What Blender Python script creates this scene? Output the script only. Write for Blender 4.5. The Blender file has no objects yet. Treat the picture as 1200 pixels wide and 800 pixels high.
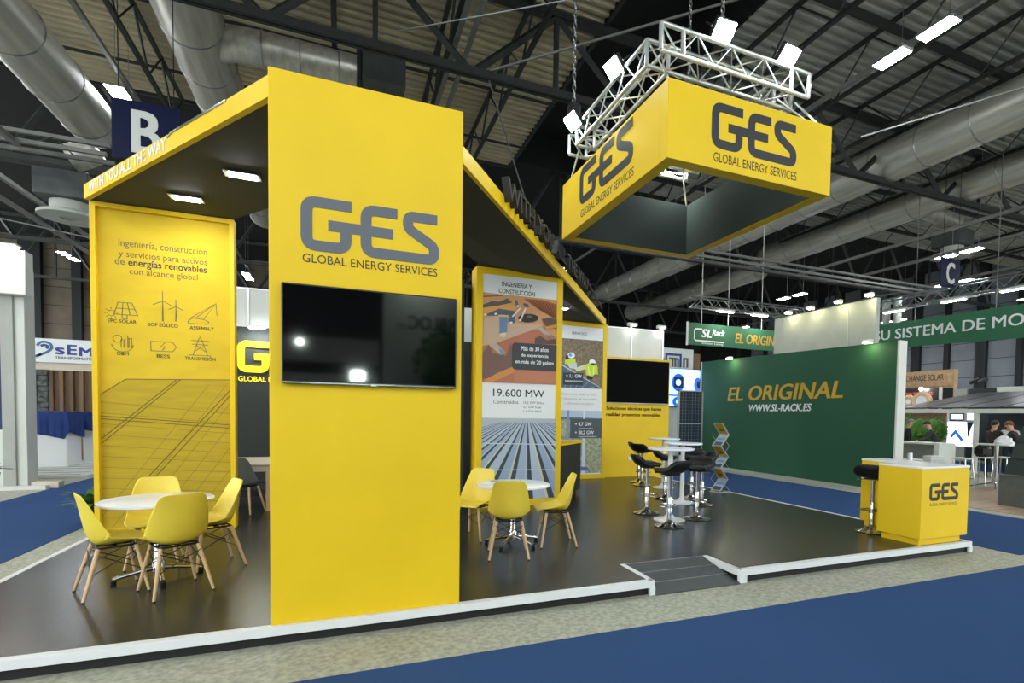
import bpy, bmesh, math, random
from mathutils import Vector, Matrix, Euler
random.seed(7)
PI = math.pi
SC = bpy.context.scene
COL = SC.collection

# ------------------------------------------------------------------ camera, world, exposure
cam_d = bpy.data.cameras.new('camera')
cam = bpy.data.objects.new('camera', cam_d); COL.objects.link(cam)
F_PX, PX, PY = 611.97, 651.77, 509.58
cam_d.sensor_fit = 'HORIZONTAL'; cam_d.sensor_width = 36.0
cam_d.lens = F_PX * 36.0 / 1200
cam_d.shift_x = -(PX - 600) / 1200
cam_d.shift_y = (PY - 400) / 1200
cam_d.clip_end = 300
_rt = Vector((0.92585957, -0.37755334, 0.01541193)); _up = Vector((-0.000125319, 0.0404797, 0.99918))
_fw = Vector((0.37786775, 0.92510262, -0.03743126))
cam.matrix_world = Matrix(((_rt[0], _up[0], -_fw[0], 0.489005), (_rt[1], _up[1], -_fw[1], -4.25226),
                           (_rt[2], _up[2], -_fw[2], 1.56791), (0, 0, 0, 1)))
SC.camera = cam
SC.view_settings.view_transform = 'Standard'; SC.view_settings.look = 'None'
SC.view_settings.exposure = 1.38; SC.view_settings.gamma = 1.0
SC.view_settings.use_curve_mapping = False
try:
    SC.cycles.use_denoising = True
    SC.cycles.max_bounces = 6; SC.cycles.diffuse_bounces = 3; SC.cycles.glossy_bounces = 4
    SC.cycles.transmission_bounces = 4; SC.cycles.sample_clamp_indirect = 6.0
    SC.cycles.use_light_tree = True
    SC.cycles.caustics_reflective = False; SC.cycles.caustics_refractive = False
except Exception:
    pass
W = bpy.data.worlds.new('hall_air'); SC.world = W; W.use_nodes = True
W.node_tree.nodes['Background'].inputs[0].default_value = (0.93, 1.0, 1.02, 1)
W.node_tree.nodes['Background'].inputs[1].default_value = 1.35
E_HALL, E_DOWN, E_FLOOD, E_STRIP = 62.0, 80.0, 85.0, 30.0     # lamp strengths
ZF = -0.137                                                     # hall floor; the stand's deck is z = 0

# ------------------------------------------------------------------ materials
def lin(c):
    if isinstance(c, str):
        c = [int(c[i:i + 2], 16) / 255 for i in (0, 2, 4)]
    return tuple(x / 12.92 if x <= 0.04045 else ((x + 0.055) / 1.055) ** 2.4 for x in c) + (1.0,)
MATS = {}
def mat(name, col, rough=0.5, metal=0.0, vary=0.0, scale=8.0, bump=0.0, bscale=60.0, spec=0.5, emit=0.0, coat=0.0, kind=None, col2=None, stretch=(1, 1, 1)):
    m = bpy.data.materials.new(name); m.use_nodes = True; MATS[name] = m
    nt = m.node_tree; b = nt.nodes['Principled BSDF']; c = lin(col)
    b.inputs['Base Color'].default_value = c; b.inputs['Roughness'].default_value = rough
    b.inputs['Metallic'].default_value = metal
    b.inputs['Specular IOR Level'].default_value = spec
    if coat: b.inputs['Coat Weight'].default_value = coat; b.inputs['Coat Roughness'].default_value = 0.05
    if emit:
        b.inputs['Emission Color'].default_value = c; b.inputs['Emission Strength'].default_value = emit
    if vary or bump:
        tc = nt.nodes.new('ShaderNodeTexCoord'); mp = nt.nodes.new('ShaderNodeMapping')
        mp.inputs['Scale'].default_value = stretch
        geo = nt.nodes.new('ShaderNodeNewGeometry')
        nt.links.new(geo.outputs['Position'], mp.inputs['Vector'])
    if vary:
        n = nt.nodes.new('ShaderNodeTexNoise'); n.inputs['Scale'].default_value = scale; n.inputs['Detail'].default_value = 6
        nt.links.new(mp.outputs['Vector'], n.inputs['Vector'])
        r = nt.nodes.new('ShaderNodeValToRGB')
        c2 = lin(col2) if col2 else tuple(min(1, x * (1 + vary)) for x in c[:3]) + (1,)
        c1 = c if col2 else tuple(x * (1 - vary) for x in c[:3]) + (1,)
        r.color_ramp.elements[0].position = 0.35; r.color_ramp.elements[0].color = c1
        r.color_ramp.elements[1].position = 0.65; r.color_ramp.elements[1].color = c2
        nt.links.new(n.outputs['Fac'], r.inputs['Fac']); nt.links.new(r.outputs['Color'], b.inputs['Base Color'])
    if bump:
        n2 = nt.nodes.new('ShaderNodeTexNoise'); n2.inputs['Scale'].default_value = bscale; n2.inputs['Detail'].default_value = 4
        nt.links.new(mp.outputs['Vector'], n2.inputs['Vector'])
        bp_ = nt.nodes.new('ShaderNodeBump'); bp_.inputs['Strength'].default_value = bump; bp_.inputs['Distance'].default_value = 0.01
        nt.links.new(n2.outputs['Fac'], bp_.inputs['Height']); nt.links.new(bp_.outputs['Normal'], b.inputs['Normal'])
    return m
YEL = 'eec71c'
mat('yellow_panel', YEL, 0.5, vary=0.03, scale=1.5, spec=0.3)
mat('yellow_fabric', 'dcba34', 0.85, vary=0.05, scale=2.5, bump=0.25, bscale=5, spec=0.15, stretch=(1, 1, 2.2))
mat('mustard_print', 'c0a433', 0.85, vary=0.06, scale=4, spec=0.15, stretch=(0.6, 1, 5))
mat('mustard_line', '78641a', 0.85)
mat('yellow_plastic', 'f6dc4c', 0.38, vary=0.03, scale=5)
mat('logo_grey', '5b6067', 0.45)
mat('logo_dark', '26282c', 0.55)
mat('print_black', '242629', 0.6)
mat('print_soft', '5c5a45', 0.7)
mat('soffit_black', '3d3f34', 0.8, vary=0.1, scale=40)
mat('wall_black', '2c302d', 0.7, vary=0.08, scale=20)
mat('sign_inside', '3c4642', 0.75)
mat('deck_black', '292b2a', 0.27, vary=0.16, scale=1.3, bump=0.04, bscale=120, spec=0.45)
mat('ramp_grey', '474b4c', 0.5, vary=0.12, scale=6)
mat('white_paint', 'e6e9ea', 0.4, vary=0.02, scale=3)
mat('white_gloss', 'f4f6f8', 0.25, spec=0.5)
mat('skirt_black', '161816', 0.7, vary=0.1, scale=8)
mat('carpet_blue', '36527f', 0.95, vary=0.0, col2=None, bump=0.6, bscale=260, spec=0.1)
mat('concrete', '98998b', 0.75, vary=0.4, scale=24, col2='b8b9a8', bump=0.5, bscale=22, spec=0.3)
mat('wood_light', 'd9b88c', 0.5, vary=0.12, scale=10, stretch=(1, 1, 0.15))
mat('wood_table', 'd8cbb5', 0.5, vary=0.08, scale=5, stretch=(0.2, 2, 1))
mat('wood_dark', '7c5f45', 0.6, vary=0.15, scale=7, stretch=(3, 3, 0.2))
mat('wood_brown', '6a503b', 0.6, vary=0.2, scale=7, stretch=(3, 3, 0.2))
mat('wood_osb', 'c3a078', 0.65, vary=0.15, scale=6)
mat('wood_floor', 'a48b72', 0.6, vary=0.15, scale=3, stretch=(0.4, 4, 1))
mat('chrome', 'd9dadb', 0.09, 1.0)
mat('steel', 'a5a8a8', 0.3, 1.0, vary=0.1, scale=4)
mat('alu', 'd2d4d2', 0.38, 0.75)
mat('galv', 'c2bfb4', 0.34, 0.5, vary=0.2, scale=1.6, bump=0.06, bscale=5, stretch=(4, 0.35, 4))
mat('roof_deck', 'b5ab8e', 0.7, vary=0.12, scale=1.2)
mat('roof_deck_grey', 'a8a9a2', 0.7, vary=0.12, scale=1.2)
mat('roof_dark', '101213', 0.9, vary=0.2, scale=2)
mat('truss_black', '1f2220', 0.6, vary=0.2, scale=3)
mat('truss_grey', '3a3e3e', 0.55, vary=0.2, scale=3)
mat('conduit', '6f706c', 0.55, 0.2, vary=0.1, scale=3)
mat('black_plastic', '17181a', 0.4)
mat('black_leather', '141517', 0.42, bump=0.15, bscale=150)
mat('black_rod', '1a1a1b', 0.5, 0.3)
mat('screen', '050607', 0.05, spec=0.6)
mat('screen_dull', '030504', 0.1, spec=0.015)
mat('grey_shell', '6a6f74', 0.5)
mat('stand_white', 'd9dcd4', 0.55, vary=0.03, scale=2)
mat('stand_grey', 'a9aca4', 0.55, vary=0.05, scale=2)
mat('sign_navy', '111938', 0.35, spec=0.15, vary=0.1, scale=2)
mat('sign_letter', 'c9cbc6', 0.4)
mat('green_wall', '22563a', 0.75, vary=0.06, scale=30)
mat('green_banner', '2c6a4a', 0.7, vary=0.04, scale=3)
mat('gold_text', 'c9a127', 0.6)
mat('white_text', 'e9ecea', 0.6)
mat('cloth_blue', '27407f', 0.9, vary=0.1, scale=6, bump=0.2, bscale=12)
mat('poster_red', 'd24a45', 0.6); mat('poster_blue', '24335f', 0.6); mat('poster_dark', '22263a', 0.6)
mat('leaf', '3f6a2c', 0.55, vary=0.3, scale=12)
mat('hedge', '4a7a24', 0.8, vary=0.45, scale=14)
mat('hall_wall_grey', '7f848b', 0.7, vary=0.1, scale=0.8)
mat('hall_wall_brown', '6e6355', 0.75, vary=0.2, scale=0.8)
mat('hall_post', '1c1f22', 0.7)
mat('stone', '5c605e', 0.85, vary=0.5, scale=9, bump=0.9, bscale=14)
mat('blue_ink', '2c3c8c', 0.5); mat('teal_ink', '2f6f9a', 0.5)
mat('crate_dark', '23302c', 0.5, vary=0.1); mat('crate_grey', '5a5e58', 0.6, vary=0.08)
mat('solar_cell', '2c3846', 0.25, vary=0.15, scale=6); mat('solar_line', '9aa6ae', 0.4)
mat('canopy_solar', '2a2d2c', 0.3, vary=0.1, scale=3)
mat('lamp_hall', 'f4faff', 0.5, emit=E_HALL)
mat('lamp_down', 'f4fbff', 0.5, emit=E_DOWN)
mat('lamp_flood', 'f0fff8', 0.5, emit=E_FLOOD)
mat('lamp_strip', 'fff6ee', 0.5, emit=E_STRIP)
mat('lamp_yellow', 'fdf6b8', 0.5, emit=28)
mat('screen_blue', '8fc0ff', 0.3, emit=1.0); mat('screen_navy', '1d4aa8', 0.3, emit=0.7); mat('screen_white', 'dfe8ff', 0.3, emit=1.5)
mat('screen_pink', 'd9cdf2', 0.3, emit=1.0)
mat('logo_lit', 'f2d818', 0.4, emit=0.55)
mat('skin', 'c99a7c', 0.55); mat('skin_tan', 'b8876a', 0.55)
mat('suit_black', '191a1d', 0.8); mat('suit_brown', '2b2120', 0.8); mat('suit_green', '2a332e', 0.8); mat('hair_dark', '2a1d17', 0.7); mat('hair_red', '6e3a22', 0.7); mat('hair_grey', '6f6a66', 0.7); mat('trouser_navy', '1c2438', 0.8); mat('shirt_white', 'd8d5cf', 0.8); mat('shoe_black', '141414', 0.5)
mat('paper', 'e9ebea', 0.6); mat('rubber', '111111', 0.7)
# flat print inks for the graphics
INK = {}
def ink(hexcol):
    if hexcol not in INK: INK[hexcol] = mat('ink_' + hexcol, hexcol, 0.6, spec=0.3)
    return INK[hexcol]
def M(x): return MATS[x] if isinstance(x, str) else x

# ------------------------------------------------------------------ mesh builder
WM = {}                                   # world matrices of things (kept by hand)
class MB:
    def __init__(s): s.v = []; s.f = []; s.fm = []; s.fs = []; s.mats = []
    def mi(s, m):
        m = M(m)
        if m not in s.mats: s.mats.append(m)
        return s.mats.index(m)
    def add(s, vs, fs, m, smooth=False, T=None):
        o = len(s.v); k = s.mi(m)
        s.v += [tuple(T @ Vector(p)) if T else tuple(p) for p in vs]
        for f in fs: s.f.append([i + o for i in f]); s.fm.append(k); s.fs.append(smooth)
        return s
    def box(s, a, b, m, bev=0.0, T=None):
        x = [sorted((a[i], b[i])) for i in range(3)]
        d = min(bev, *[(q[1] - q[0]) * 0.45 for q in x]) if bev else 0
        if not d:
            vs = [(x[0][i], x[1][j], x[2][k]) for i in (0, 1) for j in (0, 1) for k in (0, 1)]
            fs = [(0, 1, 3, 2), (4, 6, 7, 5), (0, 4, 5, 1), (2, 3, 7, 6), (0, 2, 6, 4), (1, 5, 7, 3)]
            return s.add(vs, fs, m, False, T)
        vs = []; ix = {}
        for c in [(i, j, k) for i in (0, 1) for j in (0, 1) for k in (0, 1)]:
            for ax in range(3):                      # vertex lying on the face of axis ax
                p = [x[q][c[q]] + (0 if q == ax else d * (1 - 2 * c[q])) for q in range(3)]
                ix[c, ax] = len(vs); vs.append(p)
        fs = []
        for ax in range(3):
            u, w = [q for q in range(3) if q != ax]
            for sd in (0, 1):
                r = []
                for (p, q) in ((0, 0), (1, 0), (1, 1), (0, 1)):
                    c = [0, 0, 0]; c[ax] = sd; c[u] = p; c[w] = q; r.append(ix[tuple(c), ax])
                fs.append(r)
            for p in (0, 1):
                for q in (0, 1):
                    c0 = [0, 0, 0]; c0[u] = p; c0[w] = q; c1 = list(c0); c1[ax] = 1
                    fs.append([ix[tuple(c0), u], ix[tuple(c1), u], ix[tuple(c1), w], ix[tuple(c0), w]])
        for c in [(i, j, k) for i in (0, 1) for j in (0, 1) for k in (0, 1)]:
            fs.append([ix[c, 0], ix[c, 1], ix[c, 2]])
        return s.add(vs, fs, m, False, T)
    def tube(s, path, r, m, n=8, closed=False, caps=True, smooth=True):
        P = [Vector(p) for p in path]; k = len(P)
        R = r if isinstance(r, (list, tuple)) else [r] * k
        tang = []
        for i in range(k):
            a = P[i - 1] if (i or closed) else P[i]; b = P[(i + 1) % k] if (i < k - 1 or closed) else P[i]
            t = (b - a); tang.append(t.normalized() if t.length > 1e-9 else Vector((0, 0, 1)))
        ref = Vector((0, 0, 1)) if abs(tang[0].z) < 0.9 else Vector((1, 0, 0))
        nrm = (ref - tang[0] * ref.dot(tang[0])).normalized()
        vs = []; fs = []
        for i in range(k):
            nrm = (nrm - tang[i] * nrm.dot(tang[i])); nrm = nrm.normalized() if nrm.length > 1e-6 else tang[i].orthogonal().normalized()
            bn = tang[i].cross(nrm)
            for j in range(n):
                a = 2 * PI * j / n
                vs.append(P[i] + (nrm * math.cos(a) + bn * math.sin(a)) * R[i])
        for i in range(k if closed else k - 1):
            i2 = (i + 1) % k
            for j in range(n):
                fs.append((i * n + j, i * n + (j + 1) % n, i2 * n + (j + 1) % n, i2 * n + j))
        s.add(vs, fs, m, smooth)
        if caps and not closed:
            s.add(vs[:n], [tuple(range(n))[::-1]], m); s.add(vs[-n:], [tuple(range(n))], m)
        return s
    def lathe(s, prof, m, c=(0, 0, 0), n=28, smooth=True, axis='z'):
        vs = []; fs = []
        for (r, z) in prof:
            for j in range(n):
                a = 2 * PI * j / n
                p = (max(r, 1e-4) * math.cos(a), max(r, 1e-4) * math.sin(a), z)
                if axis == 'y': p = (p[0], p[2], p[1])
                if axis == 'x': p = (p[2], p[0], p[1])
                vs.append((p[0] + c[0], p[1] + c[1], p[2] + c[2]))
        for i in range(len(prof) - 1):
            for j in range(n):
                fs.append((i * n + j, i * n + (j + 1) % n, (i + 1) * n + (j + 1) % n, (i + 1) * n + j))
        fs.append(tuple(range(n))[::-1]); fs.append(tuple(range((len(prof) - 1) * n, len(prof) * n)))
        return s.add(vs, fs, m, smooth)
    def poly(s, pts, m): return s.add(pts, [tuple(range(len(pts)))], m)
    def prism(s, pts2, O, ux, uy, d0, d1, m):
        O, ux, uy = Vector(O), Vector(ux), Vector(uy); nn = ux.cross(uy).normalized(); n = len(pts2)
        vs = [O + ux * p[0] + uy * p[1] + nn * d0 for p in pts2] + [O + ux * p[0] + uy * p[1] + nn * d1 for p in pts2]
        fs = [tuple(range(n))[::-1], tuple(range(n, 2 * n))] + [(i, (i + 1) % n, n + (i + 1) % n, n + i) for i in range(n)]
        return s.add(vs, fs, m)
    def stroke(s, pts, w, O, ux, uy, d0, d1, m, closed=False):
        P = [Vector((p[0], p[1])) for p in pts]; k = len(P); L = []; R_ = []
        for i in range(k):
            a = P[i] - P[i - 1] if (i or closed) else None
            b = P[(i + 1) % k] - P[i] if (i < k - 1 or closed) else None
            a = a if a is not None else b; b = b if b is not None else a
            a = a.normalized(); b = b.normalized(); t = a + b
            t = t.normalized() if t.length > 1e-6 else a
            nm = Vector((-t.y, t.x)); sc = 1 / max(0.5, nm.dot(Vector((-a.y, a.x))))
            L.append(P[i] + nm * w / 2 * sc); R_.append(P[i] - nm * w / 2 * sc)
        for i in range(k if closed else k - 1):
            j = (i + 1) % k
            s.prism([L[i], L[j], R_[j], R_[i]], O, ux, uy, d0, d1, m)
        return s
    def ball(s, c, r, m, n=16, sq=(1, 1, 1)):
        vs = []; fs = []; h = n // 2
        for i in range(h + 1):
            t = PI * i / h
            for j in range(n):
                a = 2 * PI * j / n; q = max(math.sin(t), 1e-3)
                vs.append((c[0] + r * sq[0] * q * math.cos(a), c[1] + r * sq[1] * q * math.sin(a), c[2] - r * sq[2] * math.cos(t)))
        for i in range(h):
            for j in range(n): fs.append((i * n + j, i * n + (j + 1) % n, (i + 1) * n + (j + 1) % n, (i + 1) * n + j))
        return s.add(vs, fs, m, True)
    def build(s, name, parent=None, label=None, cat=None, group=None, kind=None, local=False, recalc=True):
        pm = WM.get(parent, Matrix()) if parent is not None else Matrix()
        inv = Matrix() if local else pm.inverted()
        vs = [inv @ Vector(p) for p in s.v]
        lo = Vector([min(p[i] for p in vs) for i in range(3)]); hi = Vector([max(p[i] for p in vs) for i in range(3)])
        org = (lo + hi) / 2; org.z = lo.z
        me = bpy.data.meshes.new(name)
        me.from_pydata([tuple(p - org) for p in vs], [], s.f)
        for m in s.mats: me.materials.append(m)
        me.polygons.foreach_set('material_index', s.fm); me.polygons.foreach_set('use_smooth', s.fs)
        if recalc:
            bm = bmesh.new(); bm.from_mesh(me)
            bmesh.ops.recalc_face_normals(bm, faces=bm.faces[:]); bm.to_mesh(me); bm.free()
        if any(s.fs):
            try: me.set_sharp_from_angle(angle=math.radians(40))
            except Exception: pass
        o = bpy.data.objects.new(name, me); COL.objects.link(o); o.location = org
        if parent is not None: o.parent = parent
        WM[o] = pm @ Matrix.Translation(org)
        tag(o, label, cat, group, kind)
        return o
def tag(o, label=None, cat=None, group=None, kind=None):
    if label: o['label'] = label
    if cat: o['category'] = cat
    if group: o['group'] = group
    if kind: o['kind'] = kind
    return o
def thing(name, label, cat, loc=(0, 0, 0), rz=0.0, group=None):
    o = bpy.data.objects.new(name, None); COL.objects.link(o); o.empty_display_size = 0.1
    o.location = loc; o.rotation_euler = (0, 0, rz); WM[o] = Matrix.Translation(loc) @ Matrix.Rotation(rz, 4, 'Z')
    return tag(o, label, cat, group)
def kids(o): return [c for c in COL.objects if c.parent == o]
CH = {}
def dup(root, loc, rz=0.0, label=None, group=None, tree=None):
    r = root.copy(); COL.objects.link(r); r.location = loc; r.rotation_euler = (0, 0, rz)
    if label: r['label'] = label
    if group: r['group'] = group
    for ch in root.children:
        c = ch.copy(); COL.objects.link(c); c.parent = r
        for g in ch.children:
            q = g.copy(); COL.objects.link(q); q.parent = c
    return r
# ------------------------------------------------------------------ lettering
_TC = {}
def glyphs(body, bold=0.0, shear=0.0):
    key = (body, bold, shear)
    if key not in _TC:
        cu = bpy.data.curves.new('lettering', 'FONT'); cu.body = body; cu.extrude = 0.5; cu.shear = shear
        cu.resolution_u = 3; cu.align_x = 'LEFT'
        ob = bpy.data.objects.new('lettering', cu); COL.objects.link(ob)
        dg = bpy.context.evaluated_depsgraph_get(); dg.update()
        me = bpy.data.meshes.new_from_object(ob.evaluated_get(dg))
        v0 = [tuple(v.co) for v in me.vertices]; f0 = [tuple(p.vertices) for p in me.polygons]; vs = []; fs = []
        for i, (dx, dy) in enumerate(((0, 0),) if bold <= 0 else ((-bold, -bold * .5), (bold, -bold * .5), (bold, bold * .5), (-bold, bold * .5), (0, 0))):
            n0 = len(vs); vs += [(a + dx, b + dy, c * (1 + 0.03 * i)) for a, b, c in v0]; fs += [tuple(q + n0 for q in f) for f in f0]
        bpy.data.objects.remove(ob); bpy.data.curves.remove(cu); bpy.data.meshes.remove(me)
        _TC[key] = (vs, fs)
    return _TC[key]
def text(mb, body, O, ux, uy, m, w=None, h=None, e=0.003, bold=0.0, shear=0.0, align='l', d0=0.0):
    vs, fs = glyphs(body, bold, shear)
    x0 = min(v[0] for v in vs); x1 = max(v[0] for v in vs); y0 = min(v[1] for v in vs); y1 = max(v[1] for v in vs)
    sx = w / (x1 - x0) if w else None; sy = h / (y1 - y0) if h else None
    sx = sx or sy; sy = sy or sx
    O, ux, uy = Vector(O), Vector(ux), Vector(uy); nn = ux.cross(uy).normalized()
    off = {'l': 0, 'c': -(x1 - x0) * sx / 2, 'r': -(x1 - x0) * sx}[align]
    out = [O + ux * ((v[0] - x0) * sx + off) + uy * ((v[1] - y0) * sy) + nn * (d0 + (v[2] + 0.5) * e) for v in vs]
    mb.add(out, fs, m); return mb
def rounded(pts, r, n=5):
    P = [Vector(p) for p in pts]; out = [P[0]]
    for i in range(1, len(P) - 1):
        a = (P[i - 1] - P[i]); b = (P[i + 1] - P[i]); ang = a.angle(b)
        q = min(r / math.tan(ang / 2), a.length * 0.49, b.length * 0.49); a.normalize(); b.normalize()
        p0 = P[i] + a * q; p1 = P[i] + b * q
        for k in range(n + 1):
            t = k / n; out.append(p0 * (1 - t) ** 2 + P[i] * 2 * t * (1 - t) + p1 * t ** 2)
    out.append(P[-1]); return out
def ges_logo(mb, O, ux, uy, w, m, e=0.004, d0=0.0, h=None):
    k = w / 2.57; kh = (h or k)
    def S(pts, dd): mb.stroke([(p[0] * k, p[1] * kh) for p in rounded(pts, 0.17)], 0.2 * (k + kh) / 2, O, ux, uy, d0, d0 + e + dd, m)
    S([(0.89, 0.9), (0.1, 0.9), (0.1, 0.1), (0.79, 0.1), (0.79, 0.58)], 0)
    S([(0.475, 0.5), (1.66, 0.5)], 0.0004)
    S([(1.744, 0.9), (1.155, 0.9), (1.155, 0.1), (2.47, 0.1), (2.47, 0.36), (1.95, 0.66), (1.95, 0.9), (2.53, 0.9)], 0.0002)
def art(mb, O, ux, uz, W_, H_, items, step=0.0005):
    """flat print: items = list of (polygon in 0..1, colour hex)"""
    O, ux, uz = Vector(O), Vector(ux), Vector(uz); nn = ux.cross(uz).normalized()
    for i, (pg, c) in enumerate(items):
        pg = [(min(1, max(0, u)), min(1, max(0, v))) for u, v in pg]
        mb.poly([O + ux * (u * W_) + uz * (v * H_) + nn * (0.001 + i * step) for u, v in pg], ink(c) if c not in MATS else c)
def ell(cx, cy, rx, ry, n=14): return [(cx + rx * math.cos(2 * PI * i / n), cy + ry * math.sin(2 * PI * i / n)) for i in range(n)]
def bar(p, q, w):
    p, q = Vector(p), Vector(q); t = (q - p).normalized(); n = Vector((-t.y, t.x)) * w / 2
    return [tuple(p + n), tuple(q + n), tuple(q - n), tuple(p - n)]
EX, EY, EZ = Vector((1, 0, 0)), Vector((0, 1, 0)), Vector((0, 0, 1))
# ================================================================== THE HALL (structure)
MB().box((-30, -30, ZF - 0.2), (45, 45, ZF), 'concrete').build('floor', kind='structure', label='bare grey concrete floor of the exhibition hall', cat='floor')
def carpet(x0, x1, y0, y1, label):
    MB().box((x0, y0, ZF), (x1, y1, ZF + 0.006), 'carpet_blue').build('aisle_carpet', label=label, cat='carpet', kind='thing')
carpet(-28, 40, -9.0, -0.655, 'wide blue aisle carpet across the bottom of the photo in front of the stand')
carpet(8.55, 11.6, -0.35, 34, 'blue aisle carpet between the black deck and the dark green wall')
carpet(-5.2, -2.95, -0.4, 30, 'blue aisle carpet at the left between the deck and the grey neighbouring stand')

def corrugated(name, x0, x1, y0, y1, z, m, label, pitch=0.26):
    mb = MB(); vs = []; fs = []; n = int((y1 - y0) / pitch); k = 0
    for i in range(n):
        y = y0 + i * pitch
        for (dy, dz) in ((0, 0), (0.3, 0), (0.42, 0.07), (0.88, 0.07), (1.0, 0)):
            if dy == 1.0 and i < n - 1: continue
            vs += [(x0, y + dy * pitch, z + dz), (x1, y + dy * pitch, z + dz)]
    fs = [(2 * i, 2 * i + 1, 2 * i + 3, 2 * i + 2) for i in range(len(vs) // 2 - 1)]
    mb.add(vs, fs, m)
    mb.box((x0, y0, z + 0.1), (x1, y1, z + 0.2), 'roof_dark')
    return mb.build(name, kind='structure', label=label, cat='ceiling', recalc=False)
corrugated('ceiling', -28, 6.35, -14, 15.2, 11.0, 'roof_deck', 'brownish corrugated roof deck above the yellow stand')
corrugated('ceiling', 9.3, 42, -14, 15.2, 11.0, 'roof_deck_grey', 'dark grey corrugated roof deck above the ducts at the right')
MB().box((6.30, -14, 10.93), (6.40, 15.25, 11.12), 'truss_black').box((-28, 15.15, 10.93), (6.40, 15.25, 11.12), 'truss_black').build('trim_1', kind='structure', label='dark edge beam round the brownish roof deck', cat='trim')
MB().box((6.35, -14, 12.4), (9.3, 15.2, 12.6), 'roof_dark').box((6.3, -14, 11.0), (6.36, 15.2, 12.5), 'roof_dark').box((9.3, -14, 11.0), (9.36, 15.2, 12.5), 'roof_dark').build('ceiling', kind='structure', label='black recessed roof strip between the two corrugated decks', cat='ceiling')
MB().box((-28, 15.25, 12.6), (42, 41, 12.8), 'roof_dark').box((-28, 15.2, 11.2), (42, 15.3, 12.7), 'roof_dark').build('ceiling', kind='structure', label='black far part of the hall roof', cat='ceiling')
# far walls of the hall: panels, seams, posts
def hall_wall_y(name, y, x0, x1, m, label, step, off=0):
    mb = MB(); z = -0.137
    mb.box((x0, y + 0.05, ZF), (x1, y + 0.2, 12.7), 'hall_post')
    while z < 12.5:
        mb.box((x0, y, z + 0.02), (x1, y + 0.06, z + 1.18), m); z += 1.2
    w = mb.build(name, kind='structure', label=label, cat='wall')
    x = x0 + off; k = 0
    while x < x1:
        t = 0.55 if k % 2 == 0 else 0.25
        MB().box((x - t, y - 0.35, ZF), (x + t, y, 12.6), 'hall_post').build('wall_post', w); x += step; k += 1
def hall_wall_x(name, x, y0, y1, m, label, step, off=0):
    mb = MB(); z = -0.137
    mb.box((x + 0.05, y0, ZF), (x + 0.2, y1, 12.7), 'hall_post')
    while z < 12.5:
        mb.box((x, y0, z + 0.02), (x + 0.06, y1, z + 1.18), m); z += 1.2
    w = mb.build(name, kind='structure', label=label, cat='wall')
    y = y0 + off; k = 0
    while y < y1:
        t = 0.32 if k % 2 == 0 else 0.16
        MB().box((x - 0.3, y - t, ZF), (x, y + t, 12.6), 'hall_post').build('wall_post', w); y += step; k += 1
hall_wall_y('wall_back', 40, -28, 0, 'hall_wall_brown', 'dark brown panelled far wall of the hall with black columns', 2.35, 0.55)
hall_wall_y('wall_back', 40, 0, 42, 'roof_dark', 'black far wall of the hall behind the ducts and the green banner', 5.5, 0.55)
hall_wall_x('wall_right', 41, -14, 40, 'hall_wall_grey', 'grey panelled right wall of the hall with black posts', 2.2, 1.2)

# ------------------------------------------------------------------ roof trusses (bottom chord on x), joists (on y)
def roof_truss(y, zb, zt, x0, x1, label, nodes0=-0.9, per=4.0, th=0.09, m='truss_black'):
    t = thing('roof_truss', label, 'truss', ((x0 + x1) / 2, y, zb), group=None)
    MB().box((x0, y - 0.1, zb), (x1, y - 0.02, zb + 0.16), m).box((x0, y + 0.02, zb), (x1, y + 0.1, zb + 0.16), m).build('bottom_chord', t)
    MB().box((x0, y - 0.1, zt - 0.16), (x1, y + 0.1, zt), m).build('top_chord', t)
    n0 = nodes0 + per * math.ceil((x0 - nodes0 + 0.2) / per); x = n0
    while x < x1 - 0.1:
        for sgn in (-1, 1):
            if x0 <= x + sgn * per / 2 <= x1:
                MB().tube([(x + sgn * 0.05, y, zb + 0.1), (x + sgn * per / 2, y, zt - 0.1)], th, m, 4, smooth=False).build('diagonal', t)
        if x + per / 2 < x1: MB().box((x + per / 2 - 0.05, y - 0.05, zb + 0.1), (x + per / 2 + 0.05, y + 0.05, zt - 0.1), m).build('vertical', t)
        x += per
    return t
roof_truss(7.4, 9.0, 10.95, -27, 41, 'black roof truss with V webs crossing above the tall yellow front panel')
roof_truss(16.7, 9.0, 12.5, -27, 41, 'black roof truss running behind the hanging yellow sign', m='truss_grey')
roof_truss(-3.0, 9.0, 10.95, -27, 41, 'black roof truss over the front aisle, out at the top of the picture')
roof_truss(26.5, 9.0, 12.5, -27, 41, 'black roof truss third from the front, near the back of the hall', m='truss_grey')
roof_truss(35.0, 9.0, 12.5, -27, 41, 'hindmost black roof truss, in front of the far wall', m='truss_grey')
def joist(x, y0, y1, label, zb=9.9, zt=10.9, m='truss_black'):
    t = thing('bar_joist', label, 'joist', (x, (y0 + y1) / 2, zb), group='open web roof joists')
    for (nm, z) in (('bottom_chord', zb), ('top_chord', zt)):
        MB().box((x - 0.05, y0, z - 0.04), (x + 0.05, y1, z + 0.04), m).build(nm, t)
    n = int((y1 - y0) / 1.0); pts = [(x, y0 + (y1 - y0) * i / n, zb if i % 2 else zt) for i in range(n + 1)]
    MB().tube(pts, 0.03, m, 4, smooth=False).build('web_bar', t)
for i, x in enumerate((-12.4, -8.2, -4.0, 0.3, 2.72, 4.45)):
    joist(x, -3, 15, 'open web joist under the brownish roof deck, %s from the left' % ['first', 'second', 'third', 'fourth', 'fifth', 'sixth'][i])
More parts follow.
